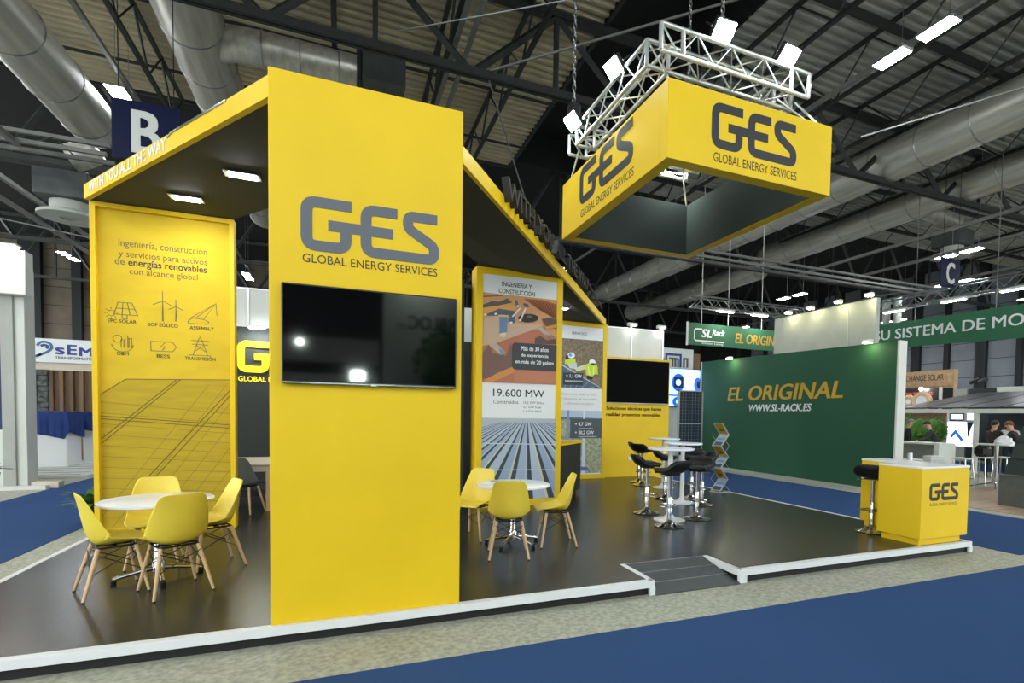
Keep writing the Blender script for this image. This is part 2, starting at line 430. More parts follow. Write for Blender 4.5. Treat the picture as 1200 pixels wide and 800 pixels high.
for i, x in enumerate((10.0, 12.4, 14.8, 17.2, 19.6, 22.0, 25, 28, 31, 34)):
    joist(x, -3, 15, 'open web joist under the grey roof deck, %s from its black strip' % ['first', 'second', 'third', 'fourth', 'fifth', 'sixth', 'seventh', 'eighth', 'ninth', 'tenth'][i])
for i, y in enumerate((1.2, 4.4, 10.5, 13.2)):
    o = MB().tube([(-27, y, 10.75), (6.3, y, 10.75)], 0.045, 'truss_black', 6).build('roof_purlin', label='thin black pipe under the brownish roof deck, %s from the front' % ['first', 'second', 'third', 'fourth'][i], cat='pipe')
    o = MB().box((9.4, y - 0.06, 10.6), (40.9, y + 0.06, 10.75), 'truss_black').build('roof_purlin', label='black purlin under the grey roof deck, %s from the front' % ['first', 'second', 'third', 'fourth'][i], cat='beam')

# ------------------------------------------------------------------ air ducts
def duct(x, y0, y1, z, r, label, seam=1.45, group=None):
    t = thing('air_duct', label, 'duct', (x, (y0 + y1) / 2, z - r))
    prof = [(r * 0.2, y0), (r, y0 + 0.02), (r, y1 - r * 0.45), (r * 0.93, y1 - r * 0.2), (r * 0.75, y1 - r * 0.06), (r * 0.3, y1)]
    MB().lathe(prof, 'galv', (x, 0, z), 40, axis='y').build('pipe', t)
    y = y0 + 0.8
    while y < y1 - r * 0.5:
        MB().tube([(x + (r + 0.004) * math.cos(a * PI / 20), y, z + (r + 0.004) * math.sin(a * PI / 20)) for a in range(40)], 0.016, 'steel', 5, closed=True).build('seam_ring', t)
        y += seam
    y = y0 + 1.5
    while y < y1 - 1:
        MB().tube([(x, y, z + r), (x, y, 11.0)], 0.012, 'steel', 5).build('hanger_rod', t); y += 4.2
    return t
duct(-4.74, -12, 11.2, 8.0, 0.49, 'wide galvanised air duct at the upper left, ending in a rounded cap')
duct(-2.46, -12, 21, 9.75, 0.60, 'galvanised air duct with a side branch, second from the left')
duct(16.43, -12, 15.8, 9.7, 0.62, 'upper of the two galvanised air ducts at the right, passing under the hanging sign')
duct(20.3, -12, 16.7, 9.7, 0.58, 'lower of the two galvanised air ducts at the right, with a round diffuser branch')
duct(16.5, 17.4, 30, 9.7, 0.60, 'distant galvanised air duct seen under the hanging sign, left one of two')
duct(21.4, 18.1, 32, 9.7, 0.60, 'distant galvanised air duct seen under the hanging sign, right one of two')
# branch of the second duct: elbow and run towards +x
t = thing('duct_branch', 'galvanised branch duct with an elbow behind the top of the tall yellow panel', 'duct', (-0.5, 8.2, 8.4))
ep = [(-1.9 + 0.35 * math.sin(a), 7.6 + 0.35 * (1 - math.cos(a)) - 0.0, 8.85) for a in [i * PI / 16 for i in range(9)]]
MB().tube([(-2.15, 9.75, 9.7), (-1.9, 9.55, 9.65), (-1.65, 9.3, 9.58), (-1.4, 9.22, 9.55), (-1.0, 9.2, 9.55), (0.78, 9.2, 9.55)], [0.335] * 6, 'galv', 28).build('pipe', t)
for x in (-1.15, -0.4, 0.4): MB().tube([(x, 9.2 + 0.34 * math.cos(a * PI / 14), 9.55 + 0.34 * math.sin(a * PI / 14)) for a in range(28)], 0.014, 'steel', 5, closed=True).build('seam_ring', t)
MB().box((0.78, 8.75, 9.1), (0.88, 9.65, 10.0), 'truss_black', 0.01).build('end_flange', t)
t = thing('plenum_box', 'grey sheet metal plenum box with small holes above the yellow panel', 'duct box', (1.65, 7.9, 8.3))
bx = MB().box((0.89, 8.64, 9.13), (1.84, 9.74, 10.0), 'truss_grey', 0.02).build('box', t)
for (x, z) in ((1.15, 9.15), (1.37, 9.5), (1.37, 8.9), (1.6, 9.15)): MB().lathe([(0.03, 9.12), (0.03, 9.14)], 'rubber', (x, z, 0), 10).build('hole', t)
def diffuser(c, x1, label, r=0.6, zb=1.0):
    t = thing('air_diffuser', label, 'diffuser', c)
    x, y, z = c
    MB().tube([(x1, y, z + zb), (x + 0.2, y, z + zb - 0.2), (x, y, z + zb - 0.3)], 0.3, 'galv', 24).build('branch_pipe', t)
    MB().box((x - 0.5, y - 0.5, z + 0.35), (x + 0.5, y + 0.5, z + 0.95), 'truss_grey', 0.02).build('box', t)
    MB().lathe([(0.38, z + 0.36), (0.38, z + 0.14), (r, z + 0.06), (r, z), (0.2, z), (0.2, z + 0.03)], 'stand_grey', (x, y, 0), 30).build('disc', t)
diffuser((22.66, 9.17, 8.05), 20.4, 'round ceiling air diffuser on a side branch of the right duct', 0.72, 1.55)
diffuser((-5.42, 11.6, 6.0), -4.9, 'round ceiling air diffuser at the left above the neighbouring stand', 0.6, 1.7)

# ------------------------------------------------------------------ luminaire rails and hall lamps
def rail(x, y0, y1, z, label, r=0.045):
    MB().box((x - r, y0, z - r), (x + r, y1, z + r), 'conduit').build('light_rail', label=label, cat='rail')
rail(-4.25, -12, 30, 9.25, 'thin lamp rail beside the wide duct at the upper left')
rail(2.75, -12, 15, 9.6, 'left of the two thin conduits above the yellow panel'); rail(3.0, -12, 15, 9.5, 'right of the two thin conduits above the yellow panel')
rail(11.25, -12, 30, 9.3, 'thin lamp rail right of the hanging sign'); rail(19.3, 4.9, 13.6, 8.0, 'short grey rail below the right air duct', 0.05)
rail(21.2, -2, 12, 7.78, 'long grey lamp rail above the C sign', 0.05); rail(28.65, -2, 30, 8.6, 'grey lamp rail far at the right', 0.05)
def hall_lamp(x, y, z, label, l=0.62, w=0.3):
    t = thing('hall_lamp', label, 'lamp', (x, y, z), group='linear hall lamps')
    MB().box((x - w / 2 - 0.02, y - l / 2 - 0.02, z + 0.01), (x + w / 2 + 0.02, y + l / 2 + 0.02, z + 0.07), 'conduit', 0.01).build('housing', t)
    MB().box((x - w / 2, y - l / 2, z), (x + w / 2, y + l / 2, z + 0.012), 'lamp_hall').build('diffuser', t)
    MB().tube([(x, y - l / 3, z + 0.07), (x, y - l / 3, (11.0 if y < 15 else 12.6))], 0.008, 'steel', 4).build('hanger', t)
rows = [(-4.42, 9.0, 'left duct'), (10.95, 9.0, 'hanging sign'), (3.3, 9.2, 'double conduit'), (21.0, 7.6, 'C sign rail'), (28.45, 8.4, 'far right rail'), (35.5, 8.4, 'grey right wall'), (-12.0, 9.0, 'far left wall'), (-8.6, 8.6, 'left aisle')]  # rows from the right wall onward are lamps added to brighten walls and sign
words = ['nearest', 'second', 'third', 'fourth', 'fifth', 'sixth', 'seventh', 'eighth', 'ninth', 'tenth', 'eleventh', 'twelfth']
for (x, z, wh) in rows:
    ys = [-9.2, -8.2]
    if wh == 'left duct': ys += [11.42, 12.25, 28.9, 29.9]
    elif wh == 'hanging sign': ys += [2.5, 3.4, 13.5, 14.4, 20, 21, 26.5, 27.5]
    elif wh == 'double conduit': ys = [20, 21, 27, 28]
    elif wh == 'C sign rail': ys += [7.5, 8.35, 15, 16]
    elif wh == 'left aisle': ys = [-8, -7, -3, -2, 1.2, 2.2, 5.2, 6.2]  # unseen row added to light the left faces of sign and duct
    elif wh == 'far left wall': ys = [18, 19, 28.4, 29.4, 33, 34]  # row added to brighten the brown back wall
    else: ys = [4, 5, 12, 13, 20, 21, 27, 28]
    for i, y in enumerate(ys): hall_lamp(x, y, z, 'bright linear lamp under the hall roof, %s in the row along the %s' % (words[i], wh), 0.62 if wh != 'left duct' else 0.66, 0.30 if wh != 'left duct' else 0.36)

# ------------------------------------------------------------------ hung grid rails (left) and low truss rails
def railx(y, x0, x1, z, label, r=0.04):
    t = thing('hung_rail', label, 'rail', ((x0 + x1) / 2, y, z))
    for dy, dz in ((-0.22, 0), (0.22, 0), (0, 0.28)): MB().box((x0, y + dy - r, z + dz - r), (x1, y + dy + r, z + dz + r), 'conduit').build('pipe', t)
    n = int((x1 - x0) / 0.9)
    for i in range(n): MB().tube([(x0 + (i + 0.2) * 0.9, y - 0.22, z), (x0 + (i + 0.5) * 0.9, y, z + 0.28), (x0 + (i + 0.8) * 0.9, y + 0.22, z)], 0.018, 'truss_grey', 4, smooth=False).build('lacing', t)
railx(10.2, -20, -4.2, 7.0, 'dull metal rail truss above the left neighbouring stand')
railx(10.6, 8.5, 24, 7.0, 'dull metal rail truss running behind the hanging sign')
for (x, lab) in ((-5.75, 'left of the two'), (-7.75, 'right of the two')):
    pass
MB().box((-5.8, 2, 6.95), (-5.7, 10.2, 7.05), 'conduit').build('hung_rail', label='dull metal rail meeting the left rail truss at a corner', cat='rail')
MB().box((-7.8, 8, 6.95), (-7.7, 26, 7.05), 'conduit').build('hung_rail', label='thin metal rail receding over the left neighbouring stand', cat='rail')
MB().box((-7.1, 8, 7.0), (-7.0, 22, 7.1), 'conduit').build('hung_rail', label='thin metal rail beside the left round diffuser', cat='rail')
def cable(p, q, label, r=0.012, m='steel'): MB().tube([p, q], r, m, 5).build('steel_cable', label=label, cat='cable')
cable((11.4, 4.4, 8.0), (14.6, 0.35, 8.55), 'long pale steel cable slanting across the right ducts', 0.022, 'conduit')
cable((3.7, 3.6, 8.1), (4.05, 4.5, 11.0), 'steel cable rising from the left chain hoist to the roof')
cable((3.7, 3.6, 8.1), (1.2, 7.0, 9.1), 'steel cable running left from the chain hoist to the truss')
cable((3.7, 3.6, 8.1), (8.0, 3.0, 10.9), 'steel cable running right from the chain hoist to the roof')
cable((3.5, 7.4, 9.0), (6.7, 12.5, 7.0), 'bracing rod slanting down behind the yellow canopy', 0.02, 'conduit')
cable((3.2, 7.5, 9.1), (9.0, 5.0, 10.9), 'bracing rod slanting up to the right from the roof truss', 0.03, 'conduit')
cable((-12, 10.5, 6.3), (-5.0, 14, 6.1), 'grey rod crossing the upper left corner', 0.02, 'conduit')

# hanging letter signs
def letter_sign(c, w, h, ch, label, rod):
    x, y, z = c
    t = thing('letter_sign', label, 'sign', (x, y, z))
    b = MB().box((x - w / 2, y, z), (x + w / 2, y + 0.05, z + h), 'sign_navy', 0.004).build('board', t)
    mb = MB(); text(mb, ch, (x - w * 0.0, y, z + h * 0.13), EX, EZ, 'sign_letter', h=h * 0.72, w=w * 0.44, e=0.006, bold=0.03, align='c'); mb.build('letter', t)
    for dx in (-0.4, 0.4): MB().tube([(x + w * dx, y + 0.025, z + h), (x + w * dx, y + 0.025, rod)], 0.008, 'black_rod', 5).build('hanger_rod', t)
letter_sign((-2.66, 7.0, 5.85), 0.98, 1.0, 'B', 'square navy hanging sign with a pale letter B above the canopy', 9.3)
letter_sign((18.9, 6.9, 5.95), 0.95, 0.95, 'C', 'square navy hanging sign with a pale letter C at the right', 10.9)
# ================================================================== THE YELLOW STAND
XR, XL = 8.115, -2.38; YF = -0.03
RX0, RX1, RY = 3.25, 4.288, 0.562                      # ramp notch
YB = 7.64
pl = thing('stand_platform', 'low black exhibition platform with white edging that carries the yellow stand', 'platform', (3, 4, ZF))
dk = MB()
dk.box((XL, YF, -0.045), (RX0, RY, 0.0), 'deck_black').box((RX1, YF, -0.045), (XR, RY, 0.0), 'deck_black').box((XL, RY, -0.045), (XR, YB, 0), 'deck_black')
dk.build('deck', pl)
def edge(nm, pts, label=None):
    mb = MB()
    for (a, b) in pts: mb.box(a, b, 'white_paint', 0.003)
    return mb.build(nm, pl)
e_ = 0.055; zt = 0.004
edge('front_edging', [((XL - 0.0, YF - 0.012, -0.062), (RX0, YF + e_, zt)), ((RX0 - 0.05, YF - 0.013, ZF), (RX0 + 0.012, YF + 0.02, -0.06))])
edge('front_edging', [((RX1, YF - 0.012, -0.062), (XR, YF + e_, zt)), ((RX1 - 0.012, YF - 0.013, ZF), (RX1 + 0.09, YF + 0.02, -0.06)), ((XR - 0.05, YF - 0.013, ZF), (XR + 0.01, YF + 0.02, -0.06))])
edge('ramp_edging', [((RX0 - 0.045, YF, -0.062), (RX0 + 0.012, RY, zt))]); edge('ramp_edging', [((RX1 - 0.012, YF, -0.062), (RX1 + 0.045, RY, zt))])
edge('left_edging', [((XL - 0.012, YF, -0.062), (XL + e_ * 0.8, YB, zt))]); edge('right_edging', [((XR - e_ * 0.8, YF, -0.062), (XR + 0.012, YB, zt))])
sk = MB().box((XL + 0.03, YF + 0.03, ZF), (RX0 - 0.02, RY, -0.045), 'skirt_black').box((RX1 + 0.02, YF + 0.03, ZF), (XR - 0.03, RY, -0.045), 'skirt_black').box((XL + 0.03, RY, ZF), (XR - 0.03, YB - 0.03, -0.045), 'skirt_black')
sk.build('skirting', pl)
# ramp
rp = thing('access_ramp', 'dark grey ribbed access ramp let into the front of the platform', 'ramp', ((RX0 + RX1) / 2, 0.25, ZF))
mb = MB(); x0, x1 = RX0 + 0.014, RX1 - 0.014
mb.add([(x0, -0.06, ZF), (x1, -0.06, ZF), (x1, RY, ZF), (x0, RY, ZF), (x0, -0.06, ZF + 0.012), (x1, -0.06, ZF + 0.012), (x1, RY, 0), (x0, RY, 0)],
       [(0, 1, 2, 3), (4, 5, 6, 7), (0, 1, 5, 4), (1, 2, 6, 5), (2, 3, 7, 6), (3, 0, 4, 7)], 'ramp_grey')
mb.build('ramp_slab', rp)
for k in (0.0, 0.33, 0.66):
    y = RY - 0.62 * k - 0.008; z = -0.125 * k
    MB().box((x0, y - 0.008, z - 0.004), (x1, y + 0.004, z + 0.004), 'steel').build('grip_strip', rp)

# ---- tall front panel
fp = thing('front_panel', 'tall yellow front panel with a grey logo above a television', 'panel', (0.7, 0.08, 0))
PW, PH = 1.38, 3.985
MB().box((0.0, 0.0, 0.004), (PW, 0.42, PH), 'yellow_panel', 0.003).build('board', fp)
mb = MB(); ges_logo(mb, (0.205, -0.0, 2.742), EX, EZ, 0.99, 'logo_grey', h=0.392); mb.build('logo', fp, label='grey raised logo')
mb = MB(); text(mb, 'GLOBAL ENERGY SERVICES', (0.217, 0, 2.655), EX, EZ, 'print_black', w=0.965, h=0.062, e=0.002, bold=-0.008); mb.build('lettering', fp)
# ---- chevron canopy: two wings 1.5 m wide
ZC = 4.03
def wing(side):
    if side < 0: A, B, C_, D = (0.42, 0.0), (-2.34, 3.82), (-0.84, 3.82), (0.66, 1.80)
    else: A, B, C_, D = (0.80, 0.0), (6.64, 7.72), (5.14, 7.72), (0.66, 1.80)
    return A, B, C_, D
cp = thing('chevron_canopy', 'black chevron canopy with yellow headers over the tall panels', 'canopy', (1.5, 3, 3.8))
def zR(p): return 4.05 - 0.175 * max(0, (p[1] - 4.3)) / 3.3      # right wing dips slightly at its far end
def zL(p): return 4.03 + 0.05 * p[1] / 3.8
for side, zf, nm in ((-1, zL, 'left_soffit'), (1, zR, 'right_soffit')):
    A, B, C_, D = wing(side)
    if side < 0: ring = [(0.06, 0.43), B, C_, D, (0.70, 1.5), (0.70, 0.43)]
    else: ring = [(0.70, 0.43), (1.12, 0.43), (4.06, 4.30), B, C_, (2.55, 4.30), D, (0.70, 1.5)]
    lo = [(p[0], p[1], zf(p)) for p in ring]; hi = [(p[0], p[1], zf(p) + 0.1) for p in ring]; n = len(ring)
    mb = MB(); mb.add(lo + hi, [tuple(range(n))[::-1], tuple(range(n, 2 * n))] + [(i, (i + 1) % n, n + (i + 1) % n, n + i) for i in range(n)], 'soffit_black')
    mb.build(nm, cp)
def header(p, q, zf, nm, hh=0.155, th=0.05):
    P = Vector((p[0], p[1], 0)); Q = Vector((q[0], q[1], 0)); u = (Q - P).normalized(); nn = Vector((u.y, -u.x, 0))
    if nm.startswith('left'): nn = -nn
    a = [P, Q, Q + nn * th, P + nn * th]
    zs = [zf(p), zf(q), zf(q), zf(p)]
    lo = [(v.x, v.y, z - 0.012) for v, z in zip(a, zs)]; hi = [(v.x, v.y, z + hh) for v, z in zip(a, zs)]
    MB().add(lo + hi, [(3, 2, 1, 0), (4, 5, 6, 7), (0, 1, 5, 4), (1, 2, 6, 5), (2, 3, 7, 6), (3, 0, 4, 7)], 'yellow_panel').build(nm, cp)
    return u, nn
LP, LQ = (0.42 - 0.0, 0.0), (-2.34, 3.80)
LP = (0.045, 0.43)
uL, nL = header(LP, LQ, zL, 'left_header')
RP0, RQ0 = (1.131, 0.43), (6.64, 7.70)
uR, nR = header(RP0, RQ0, zR, 'right_header')
# slogan on the left header (reads from the far end to the front) and its rule
mb = MB(); Q = Vector((LQ[0], LQ[1], 0)); ux = -uL; Ltot = (Vector((LP[0], LP[1], 0)) - Q).length
O = Q + nL * 0.052 + ux * 0.18; O.z = 4.10
text(mb, 'WITH YOU ALL THE WAY', O, (ux + EZ * -0.01), EZ, 'white_text', w=2.05, h=0.118, e=0.003, bold=0.012); mb.build('left_slogan', cp)
mb = MB(); S0 = Q + nL * 0.052; mb.stroke([(2.26, 0.11), (2.34, 0.135), (Ltot - 0.75, 0.12)], 0.02, S0 + EZ * 4.07, ux, EZ, 0, 0.006, 'steel'); mb.build('left_rule', cp)
# big 3-D letters on the right header
mb = MB(); O = Vector((RP0[0], RP0[1], 0)) + uR * 1.72 + nR * 0.05; O.z = 4.10
text(mb, 'WITH YOU ALL THE WAY', O, uR, (EZ - 0.02 * uR), 'logo_dark', w=4.75, h=0.25, e=0.085, bold=0.012); mb.build('slogan_letters', cp, label='dark deep block letters on the outer face')
MB().tube([Vector((RP0[0], RP0[1], 4.30)) + uR * 6.3 + nR * 0.12, Vector((RP0[0], RP0[1], 4.12)) + uR * 8.2 + nR * 0.10], 0.02, 'logo_dark', 6).build('slogan_rule', cp)
# recessed downlights
def downlight(c, label, rz):
    x, y, z = c
    t = thing('recessed_lamp', label, 'lamp', (x, y, z), rz, 'downlights in the canopy')
    MB().box((-0.17, -0.085, -0.012), (0.17, 0.085, 0.0), 'alu', 0.004).build('frame', t, local=True)
    MB().box((-0.125, -0.045, -0.02), (0.125, 0.045, -0.011), 'lamp_down').build('diffuser', t, local=True)
for (c, lb) in (((-0.49, 2.18, 4.04), 'small bright recessed lamp in the left canopy wing, nearer the front panel'), ((-1.22, 3.20, 4.06), 'small bright recessed lamp in the left canopy wing, nearer the icon panel'),
                ((2.05, 2.68, 4.05), 'small bright recessed lamp in the right canopy wing just right of the front panel'), ((4.95, 6.45, 3.935), 'recessed lamp in the right canopy wing beside the services panel')):
    downlight((c[0], c[1], c[2] - 0.0), lb, 0.0)

# ---- framed panels
def framed(name, label, x0, x1, y, h, dep, bw, rec, printmat, cat='panel'):
    t = thing(name, label, cat, ((x0 + x1) / 2, y + dep / 2, 0))
    mb = MB()
    mb.box((x0, y, 0), (x0 + bw, y + dep, h), 'yellow_panel', 0.002).box((x1 - bw, y, 0), (x1, y + dep, h), 'yellow_panel', 0.002)
    mb.box((x0 + bw, y, h - bw), (x1 - bw, y + dep, h), 'yellow_panel', 0.002).box((x0 + bw, y, 0), (x1 - bw, y + dep, bw), 'yellow_panel', 0.002)
    mb.build('frame', t)
    MB().box((x0 + bw, y + rec, bw), (x1 - bw, y + dep - 0.005, h - bw), printmat).build('print', t)
    return t
# left: icon panel (fabric)
ip = framed('icon_panel', 'mustard fabric panel printed with energy icons behind the left table', -2.345, -0.84, 3.8, 4.07, 0.16, 0.055, 0.07, 'yellow_fabric')
Y0 = 3.8 + 0.07
mb = MB()
def L(body, cx, z, w, h, m='print_soft', b=0.0): text(mb, body, (cx, Y0, z), EX, EZ, m, w=w, h=h, e=0.002, bold=b, align='c')
L('Ingenier\u00eda, construcci\u00f3n', -1.62, 3.555, 0.93, 0.115, b=-0.012); L('y servicios para activos', -1.62, 3.43, 0.93, 0.10, b=-0.012)
text(mb, 'de', (-2.125, Y0, 3.355), EX, EZ, 'print_soft', w=0.10, h=0.085, e=0.002, bold=-0.012)
text(mb, 'energ\u00edas renovables', (-1.99, Y0, 3.325), EX, EZ, 'print_black', w=0.83, h=0.115, e=0.002, bold=0.014)
L('con alcance global', -1.62, 3.225, 0.72, 0.10, b=-0.012)
for (b_, cx, z, w) in (('EPC SOLAR', -2.06, 2.635, 0.29), ('BOP E\u00d3LICO', -1.64, 2.62, 0.32), ('ASSEMBLY', -1.22, 2.61, 0.27), ('O&M', -2.06, 2.235, 0.12), ('BESS', -1.64, 2.225, 0.14), ('TRANSMISI\u00d3N', -1.24, 2.215, 0.34)):
    L(b_, cx, z, w, 0.045 if '\u00d3' not in b_ else 0.055, 'print_black', 0.01)
mb.build('lettering', ip)
mb = MB(); wl = 0.007
def ic(cx, cz, pts, closed=False): mb.stroke([(p[0], p[1]) for p in pts], wl, (cx, Y0, cz), EX, EZ, 0, 0.002, 'print_soft', closed)
# epc solar: tilted module with a sun
ic(-2.06, 2.72, [(-0.08, 0.02), (0.16, 0.02), (0.10, 0.17), (-0.04, 0.17)], True); ic(-2.06, 2.72, [(-0.06, 0.095), (0.13, 0.095)]); ic(-2.06, 2.72, [(0.0, 0.02), (0.01, 0.17)]); ic(-2.06, 2.72, [(0.08, 0.02), (0.055, 0.17)])
ic(-2.06, 2.72, [(0.0, 0.02), (0.0, -0.03), (0.05, -0.03), (0.05, 0.02)]); ic(-2.06, 2.72, ell(-0.11, 0.03, 0.035, 0.035), True)
for k in range(8):
    a = k * PI / 4; ic(-2.06, 2.72, [(-0.11 + 0.05 * math.cos(a), 0.03 + 0.05 * math.sin(a)), (-0.11 + 0.07 * math.cos(a), 0.03 + 0.07 * math.sin(a))])
mb.build('icon', ip); mb = MB()
# wind turbines
for (x, z0, h, r) in ((-1.64, 2.69, 0.26, 0.12), (-1.50, 2.70, 0.19, 0.09)):
    ic(x, z0, [(-0.006, 0), (0.0, h)]); ic(x, z0, [(0.006, 0), (0, h)])
    for a in (PI / 2, PI / 2 + 2.09, PI / 2 + 4.19): ic(x, z0, [(0, h), (r * math.cos(a), h + r * math.sin(a))])
mb.build('icon', ip); mb = MB()
# crane
ic(-1.22, 2.69, [(-0.15, 0.0), (0.06, 0.0), (0.08, 0.03), (0.02, 0.06), (-0.1, 0.07), (-0.15, 0.03)], True); ic(-1.22, 2.69, [(-0.12, 0.07), (0.16, 0.28), (0.02, 0.06)]); ic(-1.22, 2.69, [(0.16, 0.28), (0.17, 0.12)]); ic(-1.22, 2.69, [(-0.07, 0.07), (0.14, 0.26)])
mb.build('icon', ip); mb = MB()
# operation: gear and bars
ic(-2.06, 2.30, [(0.11 * math.cos(a), 0.07 + 0.09 * math.sin(a)) for a in [PI + i * PI / 10 for i in range(11)]]); ic(-2.06, 2.30, ell(-0.05, 0.14, 0.045, 0.045), True)
for k, (x, h) in enumerate(((0.0, 0.10), (0.04, 0.15), (0.08, 0.12))): ic(-2.06, 2.30, [(x - 0.014, 0.03), (x - 0.014, 0.03 + h), (x + 0.014, 0.03 + h), (x + 0.014, 0.03)])
mb.build('icon', ip); mb = MB()
# battery
ic(-1.64, 2.31, [(-0.13, 0), (0.10, 0), (0.14, 0.06), (0.10, 0.12), (-0.13, 0.12)], True); ic(-1.64, 2.31, [(0.02, 0.11), (-0.03, 0.055), (0.02, 0.06), (-0.01, 0.01)])
mb.build('icon', ip); mb = MB()
# pylon
ic(-1.24, 2.28, [(-0.08, 0), (-0.02, 0.2), (0, 0.24), (0.02, 0.2), (0.08, 0)]); ic(-1.24, 2.28, [(-0.1, 0.19), (0.1, 0.19)]); ic(-1.24, 2.28, [(-0.09, 0.14), (0.09, 0.14)]); ic(-1.24, 2.28, [(-0.06, 0.05), (0.04, 0.13)]); ic(-1.24, 2.28, [(0.06, 0.05), (-0.04, 0.13)]); ic(-1.24, 2.28, [(-0.12, 0), (0.12, 0)])
mb.build('icon', ip)
# printed solar field, lower part
mb = MB(); xa, xb = -2.29, -0.895; zb, ztop = 0.06, 1.97
mb.poly([(xa, Y0 - 0.0006, zb), (xb, Y0 - 0.0006, zb), (xb, Y0 - 0.0006, ztop), (-2.03, Y0 - 0.0006, ztop - 0.03), (xa, Y0 - 0.0006, 1.74)], 'mustard_print')
mb.build('printed_modules', ip)
mb = MB()
def clipx(p, q):
    (x0_, z0_), (x1_, z1_) = p, q
    t0, t1 = 0.0, 1.0
    for (lo, hi, a, d) in ((xa, xb, x0_, x1_ - x0_), (zb, 2.0, z0_, z1_ - z0_)):
        if abs(d) < 1e-9:
            if a < lo or a > hi: return None
            continue
        ta, tb = (lo - a) / d, (hi - a) / d
        t0, t1 = max(t0, min(ta, tb)), min(t1, max(ta, tb))
    return None if t0 >= t1 else ((x0_ + t0 * (x1_ - x0_), z0_ + t0 * (z1_ - z0_)), (x0_ + t1 * (x1_ - x0_), z0_ + t1 * (z1_ - z0_)))
def ml(p, q, w):
    c = clipx(p, q)
    if c: mb.stroke([c[0], c[1]], w, (0, Y0, 0), EX, EZ, 0.0007, 0.0015, 'mustard_line')
ml((xa, 1.74), (-2.03, 1.94), 0.012); ml((-2.03, 1.94), (xb, 1.975), 0.01)
for dz in (0, 0.035): ml((xa, 1.44 + dz), (xb, 1.33 + dz * 1.2), 0.011)
for (p, q) in (((-1.5, 1.955), (-2.32, 1.16)), ((-1.46, 1.955), (-2.32, 1.10)), ((-0.88, 1.87), (-2.1, 0.35)), ((-0.88, 1.80), (-2.03, 0.33))): ml(p, q, 0.012)
for i in range(1, 16): ml((-2.6 + i * 0.2, 0.06), (-2.6 + i * 0.2 + 1.25, 1.9), 0.004)
for i in range(11): ml((xa, 0.30 + i * 0.135), (xb, 0.22 + i * 0.13), 0.004)
mb.build('printed_lines', ip)

# middle: photo panel
mp = framed('photo_panel', 'tall yellow framed panel with construction photo and megawatt figures', 2.52, 4.06, 4.27, 4.0, 0.35, 0.11, 0.012, 'paper')
x0, x1, Y0 = 2.63, 3.95, 4.27 + 0.012
mb = MB()
def mpoly(pts):      # zoom-frame points of the upper photo -> 0..1
    return [((x - 72) / 620, 1 - (y - 240 - 0.097 * (x - 72)) / 765) for x, y in pts]
P_ = [([(0, 0), (1, 0), (1, 1), (0, 1)], 'cf9c72'), ([(0, 0.86), (1, 0.80), (1, 1), (0, 1)], 'cf9a68')]
def pp(pts, c): P_.append((mpoly(pts), c))
pp([(72, 345), (150, 312), (200, 320), (270, 290), (310, 325), (200, 352), (72, 372)], '5f5a57'); pp([(72, 372), (200, 352), (300, 335), (350, 385), (200, 405), (72, 415)], 'dfa055')
pp([(72, 270), (230, 262), (235, 270), (72, 282)], '8a5b3f'); pp([(400, 290), (560, 300), (690, 340), (690, 470), (600, 420), (470, 330)], 'a3623f')
for k in range(9): pp([(420 + k * 28, 300 + k * 5), (430 + k * 28, 300 + k * 5), (560 + k * 18, 395 + k * 11), (548 + k * 18, 395 + k * 11)], '7d4733')
pp([(80, 472), (180, 440), (330, 500), (420, 512), (580, 528), (420, 590), (190, 672), (72, 692)], 'c9ab92')
pp([(90, 430), (200, 380), (330, 400), (330, 460), (200, 440), (110, 440)], '59606e'); pp([(330, 300), (350, 310), (370, 370), (340, 360)], '6c6a70'); pp([(400, 330), (440, 340), (450, 370), (405, 360)], '5b5f6b')
pp(ell(445, 462, 88, 38), '3c3835'); pp(ell(455, 450, 25, 12), '6d6a63'); pp([(205, 445), (272, 448), (266, 592), (206, 596)], '6d86a6'); pp([(195, 432), (280, 436), (275, 452), (200, 450)], 'd8c070'); pp([(215, 590), (265, 585), (250, 625), (205, 620)], 'e0cfa8')
pp([(275, 465), (335, 460), (330, 505), (280, 510)], '54667e'); pp(bar((310, 450), (380, 370), 12), 'e4ddd2'); pp(bar((378, 480), (420, 375), 12), 'e8e2d8'); pp(bar((352, 400), (372, 375), 8), 'e8e2d8')
for (x, y) in ((90, 430), (175, 425), (300, 500), (375, 480), (355, 358)): pp(ell(x, y, 13, 9, 8), 'ece8e0')
pp([(190, 672), (500, 560), (640, 610), (690, 640), (690, 1060), (72, 1010), (72, 700)], 'b4735a'); pp([(560, 470), (640, 460), (690, 480), (690, 560), (600, 540)], '66534a'); pp([(580, 540), (690, 520), (690, 545), (600, 565)], 'd99a50')
pp([(520, 552), (560, 545), (650, 630), (620, 645)], 'b7aa98'); pp([(590, 605), (650, 630), (620, 645)], '6f8096'); pp([(120, 690), (172, 668), (262, 765), (220, 782)], 'b9ac9c'); pp([(200, 715), (262, 765), (220, 782)], '7f93ab')
pp([(72, 760), (120, 690), (150, 760), (260, 790), (300, 680), (330, 800), (330, 900), (200, 960), (72, 980)], '7a6058'); pp([(500, 640), (550, 620), (600, 660), (690, 650), (690, 700), (500, 690)], '5f514b')
pp([(72, 1000), (200, 930), (330, 880), (335, 930), (150, 1010)], 'd08d4c'); pp([(330, 920), (690, 950), (690, 1060), (330, 1040)], 'bd7d60')
art(mb, (x0, Y0, 2.105), EX, EZ, x1 - x0, 1.478, P_)
